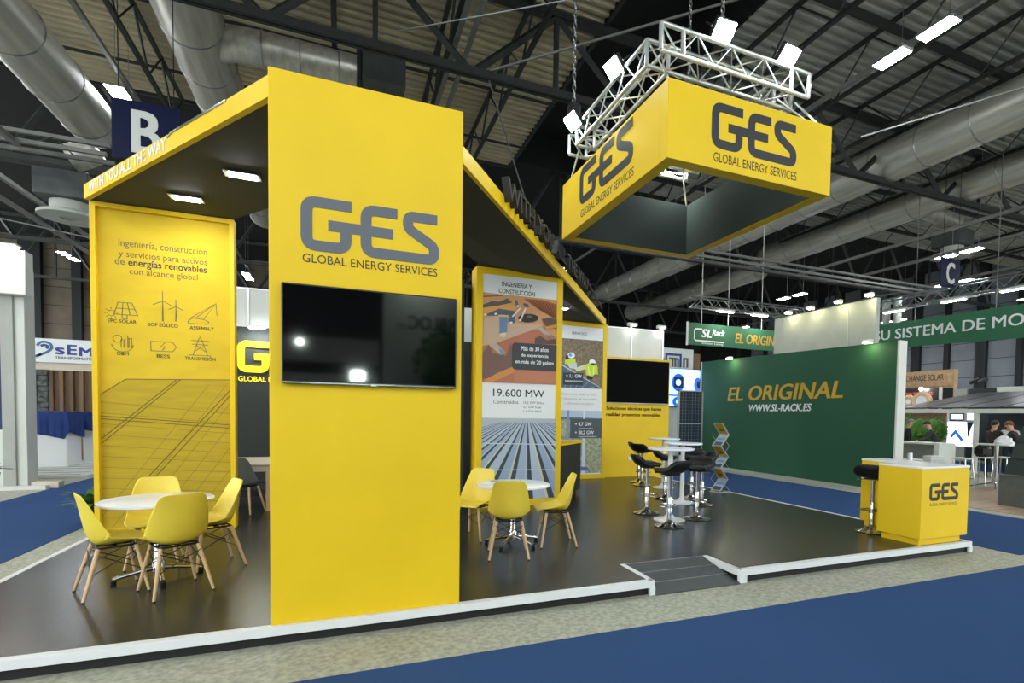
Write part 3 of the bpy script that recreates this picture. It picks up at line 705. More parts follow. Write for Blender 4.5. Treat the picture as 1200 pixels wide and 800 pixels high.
# label box with rounded left corners
bx = [(0.41, 0.16), (0.385, 0.19), (0.385, 0.44), (0.41, 0.465), (1.0, 0.465), (1.0, 0.16)]
art(mb, (x0, Y0 - 0.024, 2.105), EX, EZ, x1 - x0, 1.478, [(bx, '45464a')])
# solar field, lower photo
zb0, zt0 = 0.12, 1.51; S_ = [([(0, 0), (1, 0), (1, 1), (0, 1)], 'b4bcbd')]
vp = (0.60, 1.06)
cols = ['8fa3bd', '4b5257', '9fb1c8', '4b5257', '9fb1c8', '4b5257', 'a9b9cd', 'c9c8b0', '9fb1c8', '43494e', '9fb1c8', 'c9c8b0', '8fa3bd', '43494e', '9fb1c8', '4b5257', 'a9b9cd', '4b5257', 'a9b9cd', '5c646a']
edges = [-2.6, -2.25, -2.0, -1.7, -1.48, -1.22, -1.0, -0.72, -0.62, -0.38, -0.22, 0.02, 0.16, 0.42, 0.56, 0.60, 0.86, 1.06, 1.35, 1.7, 2.1, 2.6]
cols2 = ['9fb1c8', '4b5257', '9fb1c8', '4b5257', 'a9b9cd', '4b5257', 'a9b9cd', '50565a', 'a9b9cd', '43494e', 'b0bfd0', '43494e', 'a9b9cd', '3f454a', 'd2d0b8', 'a9b9cd', '3f454a', 'c9c8b0', 'a9b9cd', '4b5257', 'a9b9cd']
def cl(u, v): return (u, v)
def clip01(pg):
    out = pg
    for ax, lim, sg in ((0, 0, 1), (0, 1, -1), (1, 0, 1), (1, 1, -1)):
        r = []
        for i in range(len(out)):
            a, b = out[i - 1], out[i]; da, db = (a[ax] - lim) * sg, (b[ax] - lim) * sg
            if (da >= 0) != (db >= 0):
                t = da / (da - db); r.append((a[0] + (b[0] - a[0]) * t, a[1] + (b[1] - a[1]) * t))
            if db >= 0: r.append(b)
        out = r
        if not out: return out
    return out
xx = -3.2; kk = 0; tt = 0.95 / 1.06
while xx < 3.8:
    for w_s, c_s in ((0.17, ('a3b4ca', 'b3c1d3', '9aadc6')[kk % 3]), (0.045, 'd0ceb6' if kk % 2 else 'b9c3cc'), (0.085, '464c50')):
        pg = clip01([(xx, 0), (xx + w_s, 0), (xx + w_s + (vp[0] - xx - w_s) * tt, 0.95), (xx + (vp[0] - xx) * tt, 0.95)])
        if len(pg) > 2: S_.append((pg, c_s))
        xx += w_s
    kk += 1
for v in (0.36, 0.68): S_.append(([(0, v + 0.01), (1, v - 0.01), (1, v), (0, v + 0.022)], 'c8d2da'))
art(mb, (x0, Y0, zb0), EX, EZ, x1 - x0, zt0 - zb0, S_)
mb.build('photo_print', mp)
mb = MB()
def LT(body, x, z, w, h, m='print_black', b=0.0, d=0.0, al='l'): text(mb, body, (x, Y0 - d, z), EX, EZ, m, w=w, h=h, e=0.002, bold=b, align=al)
LT('INGENIER\u00cdA Y', 3.22, 3.72, 0.53, 0.095, b=0.012, al='c'); LT('CONSTRUCCI\u00d3N', 3.22, 3.60, 0.64, 0.095, b=0.012, al='c')
LT('M\u00e1s de 30 a\u00f1os', 3.545, 2.665, 0.50, 0.075, 'white_text', 0.015, 0.026, 'c'); LT('de experiencia', 3.545, 2.545, 0.50, 0.075, 'white_text', 0.015, 0.026, 'c'); LT('en m\u00e1s de 20 pa\u00edses', 3.545, 2.425, 0.70, 0.085, 'white_text', 0.015, 0.026, 'c')
LT('19.600 MW', 2.82, 1.875, 0.92, 0.125, 'print_black', 0.004); LT('Construidos', 2.825, 1.755, 0.44, 0.062, 'logo_grey')
LT('15,2 GW E\u00f3lica', 3.36, 1.755, 0.38, 0.048, 'logo_grey'); LT('5,1 GW Solar', 3.36, 1.68, 0.33, 0.042, 'logo_grey'); LT('1,1 GW BESS', 3.36, 1.61, 0.33, 0.042, 'logo_grey')
mb.build('lettering', mp)

# far: services panel
sp = framed('services_panel', 'yellow framed services panel with a photo of workers in yellow vests', 5.12, 6.64, 7.5, 3.87, 0.35, 0.11, 0.012, 'paper')
x0, x1, Y0 = 5.23, 6.53, 7.512
mb = MB(); mat('dry_grass', '6e6250', 0.8, vary=0.45, scale=18, col2='94846e'); mat('field_green', '8b9374', 0.8, vary=0.4, scale=14, col2='c2c4a8')
Q_ = [([(0, 0), (1, 0), (1, 1), (0, 1)], 'dry_grass')]
def q(p, c): Q_.append((p, c))
q([(0.1, 0), (0.1, 0.48), (0.45, 0.27), (1, 0.0)], '59697c')
for k in range(6): q(bar((0.12 + k * 0.14, 0.46 - k * 0.085), (0.1 + k * 0.11, 0.0), 0.008), 'aab6c2')
q(bar((0.1, 0.48), (1.0, 0.0), 0.02), 'ccd4da'); q([(0.24, 0.50), (0.44, 0.52), (0.46, 0.38), (0.30, 0.40)], 'c2d0dc'); q([(0.2, 0.56), (0.42, 0.60), (0.42, 0.50), (0.2, 0.48)], 'c8dc3c'); q(ell(0.33, 0.66, 0.075, 0.06), 'e9eef2'); q(ell(0.31, 0.665, 0.035, 0.035), '6aa6dc'); q([(0.22, 0.64), (0.27, 0.66), (0.27, 0.58), (0.22, 0.58)], '2c2f33')
q([(0.40, 0.40), (0.62, 0.50), (0.64, 0.40), (0.45, 0.34)], 'd6d9a8'); q([(0.62, 0.48), (0.72, 0.54), (0.88, 0.48), (0.90, 0.30), (0.80, 0.30), (0.78, 0.25), (0.64, 0.28)], 'cfe03a'); q(bar((0.68, 0.46), (0.72, 0.28), 0.02), 'e6eeb0'); q(bar((0.8, 0.46), (0.8, 0.28), 0.02), 'e6eeb0'); q(ell(0.77, 0.55, 0.07, 0.055), 'eef2f5'); q(ell(0.78, 0.51, 0.05, 0.02), '33373c'); q([(0.66, 0.27), (0.8, 0.25), (0.76, 0.18), (0.66, 0.2)], '2f3236')
q([(0.17, 0.06), (0.17, 0.31), (0.58, 0.31), (0.58, 0.06)], '3a434b')
art(mb, (x0, Y0, 2.25), EX, EZ, x1 - x0, 1.2, Q_)
R2 = [([(0, 0), (1, 0), (1, 1), (0, 1)], 'field_green'), ([(0, 0.86), (1, 0.86), (1, 1), (0, 1)], 'b9c9dc'), ([(0, 0.86), (1, 0.84), (1, 0.88), (0, 0.9)], '6d7c8a'), ([(0.26, 0.3), (0.31, 0.3), (0.31, 1), (0.26, 1)], '8a96c0'), ([(0.58, 0.0), (0.66, 0.0), (0.64, 1), (0.60, 1)], 'dfe4f2'), ([(0.4, 0.04), (0.75, 0.04), (0.7, 0.1), (0.4, 0.12)], '7276a8'), (ell(0.5, 0.12, 0.04, 0.02), 'd26464'), ([(0.33, 0.56), (0.33, 0.87), (1.0, 0.87), (1.0, 0.56)], '535d62')]
art(mb, (x0, Y0, 0.14), EX, EZ, x1 - x0, 1.56, R2)
mb.build('photo_print', sp)
mb = MB()
LT('SERVICIOS', 5.87, 3.56, 0.40, 0.062, al='c'); LT('+ 1,1 GW', 5.52, 2.49, 0.42, 0.095, 'white_text', 0.02, 0.02); LT('mantenimiento', 5.50, 2.40, 0.47, 0.045, 'white_text', 0.01, 0.02)
for k, (b_, w) in enumerate((('Operaci\u00f3n, O&M y BESS', 0.95), ('e ingenier\u00eda de renovables', 1.0), ('y eficiencia energ\u00e9tica', 0.8))): LT(b_, 5.9, 2.06 - k * 0.115, w, 0.07, 'stand_grey', 0, 0, 'c')
LT('+ 4,7 GW', 5.78, 1.31, 0.46, 0.10, 'white_text', 0.02, 0.02); LT('gestionados', 5.88, 1.23, 0.40, 0.045, 'white_text', 0.01, 0.02); LT('+ 30,2 GW', 5.78, 1.10, 0.52, 0.10, 'white_text', 0.02, 0.02); LT('supervisados', 5.88, 1.03, 0.50, 0.045, 'white_text', 0.01, 0.02)
mb.build('lettering', sp)
# ---- television wall, shell scheme wall, black room walls
mat('logo_black', '0c0d0e', 0.7, spec=0.1)
tw = thing('yellow_wall', 'yellow back wall carrying a television and a two line slogan', 'wall panel', (7.6, 7.75, 0))
MB().box((6.645, 7.7, ZF), (8.66, 7.85, 3.1), 'yellow_panel', 0.002).build('board', tw)
mb = MB(); Y0 = 7.7; LT('Soluciones t\u00e9cnicas que hacen', 6.75, 1.71, 1.66, 0.115, 'logo_black', 0.03); LT('realidad proyectos renovables', 6.74, 1.55, 1.65, 0.115, 'logo_black', 0.03); mb.build('lettering', tw)
MB().box((7.43, 7.693, 0.42), (7.51, 7.70, 0.52), 'white_gloss', 0.004).build('wall_socket', tw, label='white wall socket')
def television(x0, x1, z0, z1, y, label, glass='screen'):
    t = thing('television', label, 'television', ((x0 + x1) / 2, y - 0.03, z0))
    MB().box((x0, y - 0.055, z0), (x1, y - 0.002, z1), 'black_plastic', 0.006).build('housing', t)
    MB().box((x0 + 0.012, y - 0.058, z0 + 0.022), (x1 - 0.012, y - 0.054, z1 - 0.012), glass).build('screen_glass', t)
    MB().box((x0 + 0.006, y - 0.060, z0 + 0.002), (x1 - 0.006, y - 0.054, z0 + 0.014), 'steel', 0.002).build('bottom_trim', t)
    MB().box(((x0 + x1) / 2 - 0.02, y - 0.061, z0 - 0.006), ((x0 + x1) / 2 + 0.02, y - 0.053, z0 + 0.006), 'alu', 0.002).build('badge', t)
television(0.082, 1.33, 1.77, 2.485, 0.0, 'large dark television on the tall yellow front panel')
television(6.69, 8.60, 1.91, 3.04, 7.7, 'dark television on the yellow back wall above the slogan', 'screen_dull')
def shell(xs, z0, z1, y, label):
    t = thing('shell_wall', label, 'wall panel', ((xs[0] + xs[-1]) / 2, y, z0))
    for a, b in zip(xs[:-1], xs[1:]): MB().box((a + 0.02, y, z0), (b - 0.02, y + 0.04, z1 - 0.03), 'stand_white').build('infill', t)
    for x in xs: MB().box((x - 0.025, y - 0.015, z0), (x + 0.025, y + 0.05, z1), 'alu', 0.004).build('post', t)
    MB().box((xs[0], y - 0.01, z1 - 0.04), (xs[-1], y + 0.05, z1), 'alu', 0.004).build('top_rail', t)
shell([6.70, 7.62, 8.61], ZF, 3.93, 8.0, 'white shell scheme wall rising above the yellow television wall')
shell([-2.2, -1.25, -0.25, 0.7, 1.7, 2.7, 3.4], 3.2, 4.0, 7.72, 'white shell scheme panels above the black room wall')
for (x, lb) in ((7.6, 'small bright spot lamp on top of the white shell wall, over its middle post'), (8.5, 'small bright spot lamp on top of the white shell wall, at its right corner')):
    t = thing('spot_lamp', lb, 'lamp', (x, 7.95, 3.9)); MB().box((x - 0.13, 7.86, 3.97), (x + 0.13, 7.98, 4.05), 'stand_white', 0.01).build('housing', t); MB().box((x - 0.05, 7.85, 3.962), (x + 0.05, 7.90, 3.972), 'lamp_strip').build('glass', t); MB().box((x - 0.02, 7.97, 3.9), (x + 0.02, 8.03, 4.03), 'alu').build('clamp', t)
bw = thing('black_wall', 'black room wall with an illuminated yellow logo behind the wooden table', 'wall panel', (1.5, 7.7, 0))
MB().box((-2.2, 7.66, ZF), (5.15, 7.71, 3.22), 'wall_black').build('board', bw)
mb = MB(); ges_logo(mb, (-1.43, 7.66, 2.33), EX, EZ, 1.58, 'logo_lit', e=0.03); mb.build('logo', bw, label='glowing yellow logo')
mb = MB(); text(mb, 'GLOBAL ENERGY SERVICES', (-1.42, 7.66, 2.15), EX, EZ, 'logo_lit', w=1.56, h=0.1, e=0.01); mb.build('lettering', bw)
MB().box((2.3, 4.45, 0), (2.36, 7.66, 3.8), 'wall_black').build('room_wall', label='black side wall of the storage room seen right of the tall front panel', cat='wall panel')
t = thing('spot_lamp', 'small spot lamp shining on the black wall with the glowing logo', 'lamp', (-1.05, 7.3, 3.14))
MB().box((-1.2, 7.25, 3.17), (-0.9, 7.4, 3.2), 'stand_white', 0.004).build('housing', t); MB().box((-1.18, 7.26, 3.155), (-0.92, 7.39, 3.172), 'lamp_down').build('diffuser', t); MB().box((-1.07, 7.39, 3.17), (-1.03, 7.67, 3.2), 'alu').build('arm', t)
# black counter with yellow top beside the photo panel
bc = thing('black_counter', 'black counter with a yellow top beside the photo panel', 'counter', (4.5, 4.9, 0))
def slab(pts, z0, z1, m): return MB().prism(pts, (0, 0, z0), EX, EY, 0, z1 - z0, m)
slab([(4.08, 4.34), (4.93, 5.30), (4.35, 5.75), (4.08, 5.45)], 0.10, 1.03, 'wall_black').build('body', bc)
slab([(4.08, 4.28), (5.02, 5.34), (4.38, 5.85), (4.08, 5.5)], 1.03, 1.075, 'yellow_panel').build('top', bc)
slab([(4.10, 4.45), (4.84, 5.30), (4.35, 5.68), (4.10, 5.4)], 0.0, 0.10, 'wall_black').build('kick', bc)

# ---- reception counter (two joined boxes)
rc = thing('reception_counter', 'yellow reception counter with white top and logo at the right corner of the deck', 'counter', (7.7, 0.5, 0))
X0c = 7.15
def cbox(x0, x1, y0, y1, nm):
    MB().box((x0, y0, 0.088), (x1, y1, 0.972), 'yellow_panel', 0.002).build(nm, rc)
    MB().box((x0 + 0.06, y0 + 0.05, 0), (x1 - 0.06, y1 - 0.03, 0.088), 'yellow_panel').build('kick', rc)
    MB().box((x0 - 0.004, y0 - 0.004, 0.972), (x1 + 0.004, y1 + 0.004, 0.998), 'white_gloss', 0.003).build('worktop', rc)
cbox(7.15, 8.085, 0.01, 0.58, 'front_body'); cbox(7.66, 8.085, 0.59, 1.22, 'rear_body')
MB().box((7.655, 0.95, 0.86), (7.662, 1.02, 0.885), 'black_plastic').build('lock', rc)
mb = MB(); ges_logo(mb, (7.30, 0.01, 0.565), EX, EZ, 0.565, 'logo_dark'); mb.build('logo', rc); mb = MB(); text(mb, 'GLOBAL ENERGY SERVICES', (7.31, 0.01, 0.50), EX, EZ, 'print_soft', w=0.55, h=0.035, e=0.001); mb.build('lettering', rc)
# ================================================================== FURNITURE
def cr(pts, n):                                   # Catmull-Rom through control rows
    out = []; P = [pts[0]] + list(pts) + [pts[-1]]
    for i in range(1, len(P) - 2):
        for k in range(n):
            t = k / n
            out.append([0.5 * ((2 * P[i][j]) + (-P[i - 1][j] + P[i + 1][j]) * t + (2 * P[i - 1][j] - 5 * P[i][j] + 4 * P[i + 1][j] - P[i + 2][j]) * t * t + (-P[i - 1][j] + 3 * P[i][j] - 3 * P[i + 1][j] + P[i + 2][j]) * t ** 3) for j in range(len(pts[0]))])
    out.append(list(pts[-1])); return out
def shell_mesh(rows, m, ncol=15, pw=2.2, n=4):
    R = cr(rows, n); mb = MB(); vs = []; fs = []
    for i, (y, z, w, c) in enumerate(R):
        a = R[max(0, i - 1)]; b = R[min(len(R) - 1, i + 1)]; ty, tz = b[0] - a[0], b[1] - a[1]; l = math.hypot(ty, tz) or 1
        ny, nz = -tz / l, ty / l
        for j in range(ncol):
            s = -1 + 2 * j / (ncol - 1); k = c * abs(s) ** pw
            vs.append((w * s * (1 - 0.06 * abs(s) ** 4), y + ny * k, z + nz * k))
    for i in range(len(R) - 1):
        for j in range(ncol - 1): fs.append((i * ncol + j, i * ncol + j + 1, (i + 1) * ncol + j + 1, (i + 1) * ncol + j))
    return mb.add(vs, fs, m, True)
def solid(o, th, sub=1, off=-1):
    md = o.modifiers.new('thickness', 'SOLIDIFY'); md.thickness = th; md.offset = off
    if sub: m2 = o.modifiers.new('smooth', 'SUBSURF'); m2.levels = sub; m2.render_levels = sub
    return o
ROWS = [(-0.255, 0.425, 0.19, 0.0), (-0.24, 0.447, 0.212, 0.006), (-0.18, 0.45, 0.23, 0.022), (-0.06, 0.433, 0.240, 0.06), (0.05, 0.425, 0.245, 0.095), (0.122, 0.447, 0.245, 0.115), (0.16, 0.52, 0.242, 0.11), (0.184, 0.63, 0.228, 0.078), (0.203, 0.745, 0.205, 0.045), (0.217, 0.82, 0.184, 0.022), (0.222, 0.85, 0.163, 0.012), (0.224, 0.863, 0.125, 0.006)]
def make_chair(label, shellm, group):
    t = thing('shell_chair', label, 'chair', (0, 0, 0), 0, group)
    solid(shell_mesh(ROWS, shellm).build('seat_shell', t, local=True, recalc=False), 0.011, 1)
    for sx in (-1, 1):
        for sy in (-1, 1):
            a = (sx * 0.135, sy * 0.125 - 0.01, 0.405); b = (sx * 0.215, sy * 0.205 + (0.02 if sy > 0 else 0), 0.008)
            MB().tube([a, [(a[i] * 0.5 + b[i] * 0.5) for i in range(3)], b], [0.0165, 0.0155, 0.0115], 'wood_light', 10).build('leg', t, local=True)
            MB().tube([[b[0], b[1], 0.010], [b[0] + sx * 0.001, b[1], 0.0]], 0.0118, 'black_plastic', 10).build('foot_cap', t, local=True)
    wr = MB()
    for sy in (-1, 1):
        for (p, q_) in (((-0.15, 0.36), (0.178, 0.20)), ((0.15, 0.36), (-0.178, 0.20))): wr.tube([(p[0], sy * 0.142, p[1]), (q_[0], sy * 0.172, q_[1])], 0.0042, 'black_rod', 6)
    for sx in (-1, 1):
        for (p, q_) in (((-0.135, 0.36), (0.165, 0.20)), ((0.135, 0.36), (-0.165, 0.20))): wr.tube([(sx * 0.148, p[0], p[1]), (sx * 0.178, q_[0], q_[1])], 0.0042, 'black_rod', 6)
    wr.build('wire_brace', t, local=True)
    mt = MB()
    mt.tube([(-0.14, -0.135, 0.408), (0.14, -0.135, 0.408), (0.14, 0.115, 0.408), (-0.14, 0.115, 0.408)], 0.009, 'black_rod', 6, closed=True).box((-0.15, -0.012, 0.4), (0.15, 0.012, 0.415), 'black_rod').box((-0.012, -0.14, 0.4), (0.012, 0.12, 0.415), 'black_rod')
    mt.build('seat_mount', t, local=True)
    return t
def face(dx, dy): return math.atan2(-dx, dy)      # rz that turns local +y (backrest side) to (dx, dy)
ych = make_chair('x', 'yellow_plastic', 'yellow shell chairs')
spots = [((-1.345, 1.30), (-0.80, -0.42), 'yellow shell chair leftmost at the icon panel table, in side view, nearest the carpet'),
         ((-0.86, 1.15), (0.50, -0.86), 'yellow shell chair nearest the camera with its back turned, at the left table'),
         ((-0.72, 1.90), (0.86, 0.42), 'yellow shell chair at the right of the left table, beside the tall front panel'),
         ((-1.28, 2.16), (-0.14, 0.99), 'yellow shell chair behind the left table against the mustard fabric panel'),
         ((2.20, 1.30), (-0.25, -0.97), 'yellow shell chair with its back to the camera at the table by the photo panel'),
         ((2.90, 1.62), (0.97, -0.22), 'yellow shell chair right of the table by the photo panel, in side view'),
         ((2.04, 2.26), (0.70, 0.71), 'yellow shell chair behind the photo panel table, half hidden by the tall front panel')]
for i, (p, d, lb) in enumerate(spots):
    rz = face(*d)
    if i == 0: ych.location = (p[0], p[1], 0); ych.rotation_euler = (0, 0, rz); ych['label'] = lb
    else: dup(ych, (p[0], p[1], 0), rz, lb)
gch = make_chair('dark grey shell chair at the wooden table, nearest one, half hidden by the icon panel', 'grey_shell', 'grey shell chairs')
gch.location = (-0.92, 4.95, 0); gch.rotation_euler = (0, 0, face(-0.35, -0.94))
dup(gch, (-0.55, 6.6, 0), face(0.25, 0.97), 'dark grey shell chair behind the wooden table by the black wall')

def round_table(label, c, feet, rz):
    t = thing('round_table', label, 'table', (0, 0, 0), 0, 'round white tables')
    MB().lathe([(0.05, 0.712), (0.43, 0.712), (0.44, 0.716), (0.44, 0.734), (0.435, 0.738), (0.02, 0.738)], 'white_gloss', (0, 0, 0), 56).build('tabletop', t, local=True)
    MB().lathe([(0.15, 0.700), (0.15, 0.712), (0.05, 0.712)], 'chrome', n=24).build('top_plate', t, local=True)
    MB().lathe([(0.052, 0.07), (0.052, 0.16), (0.036, 0.18), (0.036, 0.70)], 'chrome', n=24).build('column', t, local=True)
    for k in range(feet):
        a = 2 * PI * k / feet; u, v = math.cos(a), math.sin(a)
        MB().tube([(0.03 * u, 0.03 * v, 0.10), (0.14 * u, 0.14 * v, 0.085), (0.27 * u, 0.27 * v, 0.06), (0.33 * u, 0.33 * v, 0.045)], [0.026, 0.022, 0.018, 0.02], 'chrome', 10).build('base_arm', t, local=True)
        MB().lathe([(0.018, 0.0), (0.022, 0.006), (0.022, 0.034), (0.012, 0.04)], 'rubber', (0.325 * u, 0.325 * v, 0), 12).build('foot', t, local=True)
    t.location = (c[0], c[1], 0); t.rotation_euler = (0, 0, rz); return t
round_table('round white table with chrome base in front of the mustard icon panel', (-1.10, 1.60), 4, 0.35)
round_table('round white table with chrome base in front of the tall photo panel', (2.40, 1.76), 5, 0.2)
def leaflet(c, rz, label):
    t = thing('brochure', label, 'brochure', c, rz)
    MB().box((-0.105, -0.148, 0), (0.105, 0.148, 0.004), 'paper').build('pages', t, local=True)
    MB().box((-0.095, -0.135, 0.004), (0.095, 0.02, 0.0046), ink('3b5f8e')).box((-0.095, 0.03, 0.004), (0.095, 0.13, 0.0046), ink('9aa7b5')).build('cover_print', t, local=True)
leaflet((2.27, 1.93, 0.7385), 0.9, 'blue printed brochure lying on the round table by the photo panel')
# wooden table in the black room
wt = thing('wooden_table', 'pale wooden dining table in front of the black wall with the glowing logo', 'table', (-0.2, 5.6, 0))
MB().box((-1.5, 5.0, 0.62), (0.75, 6.25, 0.72), 'wood_table', 0.006).box((-1.55, 4.95, 0.72), (0.8, 6.3, 0.75), 'wood_table', 0.006).build('tabletop', wt)
for (x, y) in ((-1.45, 5.05), (-0.60, 5.02), (0.7, 5.05), (-1.45, 6.2), (0.7, 6.2)): MB().box((x - 0.03, y - 0.03, 0), (x + 0.03, y + 0.03, 0.62), 'wood_light', 0.004).build('leg', wt)

# ---- bar stools and high tables
SR = [(-0.19, 0.79, 0.15, 0.0), (-0.18, 0.825, 0.182, 0.006), (-0.10, 0.838, 0.20, 0.014), (0.02, 0.832, 0.208, 0.028), (0.10, 0.838, 0.208, 0.045), (0.15, 0.87, 0.203, 0.05), (0.178, 0.915, 0.188, 0.04), (0.186, 0.945, 0.16, 0.022), (0.186, 0.96, 0.12, 0.01)]
def make_stool(label, group):
    t = thing('bar_stool', label, 'stool', (0, 0, 0), 0, group)
    solid(shell_mesh(SR, 'black_leather', 13).build('seat', t, local=True, recalc=False), 0.075, 1)
    MB().lathe([(0.205, 0.0), (0.21, 0.012), (0.17, 0.024), (0.09, 0.045), (0.05, 0.08), (0.036, 0.11)], 'chrome', n=32).build('base', t, local=True)
    MB().lathe([(0.034, 0.10), (0.034, 0.42), (0.028, 0.43)], 'chrome', n=20).lathe([(0.025, 0.42), (0.025, 0.76)], 'chrome', n=18).build('column', t, local=True)
    ring = [(0.17 * math.sin(a), -0.06 - 0.13 * math.cos(a), 0.30) for a in [(-2.2 + 4.4 * i / 16) for i in range(17)]]
    MB().tube([(0.02, 0, 0.30)] + ring[::-1] + [(-0.02, 0, 0.30)], 0.010, 'chrome', 8).lathe([(0.042, 0.27), (0.042, 0.33)], 'chrome', n=18).build('footrest', t, local=True)
    MB().box((-0.1, -0.1, 0.742), (0.1, 0.1, 0.757), 'black_rod', 0.003).build('seat_plate', t, local=True)
    MB().tube([(0.03, 0.0, 0.735), (0.16, 0.02, 0.73), (0.20, 0.02, 0.725)], 0.006, 'chrome', 6).build('lever', t, local=True)
    return t
st = make_stool('x', 'black bar stools')
sp_ = [((4.83, 2.02), (0.28, -0.96), 'black bar stool nearest the camera at the high tables, its back turned'),
       ((5.56, 2.36), (0.85, 0.52), 'black bar stool at the right of the nearest high table'),
       ((5.07, 3.02), (-0.98, 0.2), 'black bar stool left of the nearest high table, in side view'),
       ((6.22, 4.20), (-0.90, 0.4), 'black bar stool left of the middle high table, in side view'),
       ((6.46, 3.40), (0.92, -0.3), 'black bar stool right of the middle high table, the nearer one'),
       ((6.72, 4.05), (0.8, 0.6), 'black bar stool right of the middle high table, the farther one'),
       ((7.05, 6.55), (-0.9, 0.35), 'black bar stool by the yellow wall, farther one of the hindmost pair'),
       ((6.84, 6.06), (-0.85, -0.5), 'black bar stool by the yellow wall, nearer one of the hindmost pair'),
       ((7.38, 0.82), (-0.92, -0.38), 'black bar stool with chrome base behind the yellow reception counter')]
for i, (p, d, lb) in enumerate(sp_):
    if i == 0: st.location = (p[0], p[1], 0); st.rotation_euler = (0, 0, face(*d)); st['label'] = lb
    else: dup(st, (p[0], p[1], 0), face(*d), lb)
ht = thing('high_table', 'x', 'table', (0, 0, 0), 0, 'white high tables')
MB().lathe([(0.05, 1.075), (0.345, 1.075), (0.35, 1.08), (0.35, 1.10), (0.345, 1.105), (0.02, 1.105)], 'white_gloss', n=48).build('tabletop', ht, local=True)
MB().lathe([(0.045, 0.05), (0.04, 0.12), (0.036, 1.075)], 'white_gloss', n=20).build('column', ht, local=True)
MB().lathe([(0.235, 0.0), (0.24, 0.012), (0.2, 0.025), (0.09, 0.045), (0.05, 0.09)], 'white_gloss', n=36).build('base', ht, local=True)
ht['label'] = 'white round high table nearest the camera among the bar stools'; ht.location = (5.10, 2.42, 0)
dup(ht, (6.26, 3.72, 0), 0, 'white round high table in the middle of the row of bar stools')
dup(ht, (7.08, 5.55, 0), 0, 'white round high table farthest back, by the yellow television wall')

# ---- zigzag brochure stand
zg = thing('brochure_stand', 'folding zigzag brochure stand with silver frames near the green wall', 'brochure stand', (7.75, 4.6, 0))
O = Vector((7.86, 4.62, 0)); ua = Vector((0.86, -0.51, 0)).normalized(); uw = Vector((0.35, 0.94, 0)).normalized() * -1
uw = Vector((ua.y, -ua.x, 0)) * -1.0
ua = Vector((0.968, 0.253, 0)); uw = Vector((0.253, -0.968, 0))
zz = [(-0.13, 0.04), (0.13, 0.28), (-0.13, 0.52), (0.13, 0.75), (-0.13, 0.98), (0.13, 1.22), (-0.11, 1.46)]
def zp(k, s, shrink=0): a, z = zz[k]; return O + ua * a + EZ * z + uw * (s * 0.115)
for k in range(6):
    A, B, C_, D = zp(k, -1), zp(k, 1), zp(k + 1, 1), zp(k + 1, -1)
    nn = (B - A).cross(D - A).normalized() * 0.004
    fr = MB().tube([A, B, C_, D], 0.009, 'alu', 6, closed=True, smooth=False).build('frame', zg)
    mb = MB()
    def P4(u0, u1, v0, v1, m, off=0.0):
        q_ = [A + (B - A) * u + (D - A) * v for u, v in ((u0, v0), (u1, v0), (u1, v1), (u0, v1))]
        mb.add([p + nn * (1 + off) for p in q_] + [p - nn * (1 + off) for p in q_], [(0, 1, 2, 3), (7, 6, 5, 4), (0, 1, 5, 4), (1, 2, 6, 5), (2, 3, 7, 6), (3, 0, 4, 7)], m)
    P4(0.03, 0.97, 0.03, 0.97, 'alu')
    if k % 2 == 0:
        P4(0.1, 0.9, 0.08, 0.92, ink('b9cbe0'), 0.2); P4(0.1, 0.9, 0.08, 0.35, ink('4a5a70'), 0.3); P4(0.1, 0.9, 0.5, 0.7, ink('7fa6d0'), 0.3)
    else:
        P4(0.1, 0.9, 0.08, 0.92, ink('c9a01c'), 0.2); P4(0.25, 0.75, 0.3, 0.5, ink('7a6410'), 0.3)
    mb.build('brochure_pocket', zg)
for s in (-1, 1):
    pts = [O + ua * (-a * 1.05) + EZ * z + uw * (s * 0.122) for a, z in zz[:6]] ; MB().tube([O + ua * 0.18 + EZ * 0.04 + uw * (s * 0.122)] + pts[1:] , 0.005, 'alu', 6, smooth=False).build('brace_rod', zg)
MB().tube([O + ua * a_ + uw * b_ + EZ * 0.012 for a_, b_ in ((-0.16, -0.12), (-0.16, 0.12), (0.2, 0.12), (0.2, -0.12))], 0.01, 'alu', 6, closed=True, smooth=False).build('base_frame', zg)
for s in (-1, 1): MB().tube([O + ua * -0.13 + uw * (s * 0.115) + EZ * 0.05, O + ua * -0.13 + uw * (s * 0.115) + EZ * 0.012], 0.006, 'alu', 6).build('base_post', zg)

# ================================================================== HANGING SIGN AND ITS TRUSS
SX0, SX1, SY0, SY1, SZ0, SZ1 = 3.70, 6.10, 0.595, 3.49, 4.35, 5.19
hs = thing('hanging_sign', 'big hollow square yellow sign hanging above the deck, black inside', 'sign', ((SX0 + SX1) / 2, (SY0 + SY1) / 2, SZ0))
w_ = 0.15
def side(nm, a, b, lab=None):
    MB().box(a, b, 'yellow_panel', 0.004).build(nm, hs)
side('face_panel', (SX0, SY0, SZ0), (SX1, SY0 + w_, SZ1)); side('face_panel', (SX0, SY1 - w_, SZ0), (SX1, SY1, SZ1))
side('face_panel', (SX0, SY0 + w_, SZ0), (SX0 + w_, SY1 - w_, SZ1)); side('face_panel', (SX1 - w_, SY0 + w_, SZ0), (SX1, SY1 - w_, SZ1))
i0, i1, j0, j1 = SX0 + w_, SX1 - w_, SY0 + w_, SY1 - w_; q_ = 0.01
for (a, b) in (((i0, j0, SZ0 + .01), (i1, j0 + q_, SZ1)), ((i0, j1 - q_, SZ0 + .01), (i1, j1, SZ1)), ((i0, j0, SZ0 + .01), (i0 + q_, j1, SZ1)), ((i1 - q_, j0, SZ0 + .01), (i1, j1, SZ1))):
    MB().box(a, b, 'sign_inside').build('inner_lining', hs, label='dark grey inner lining')
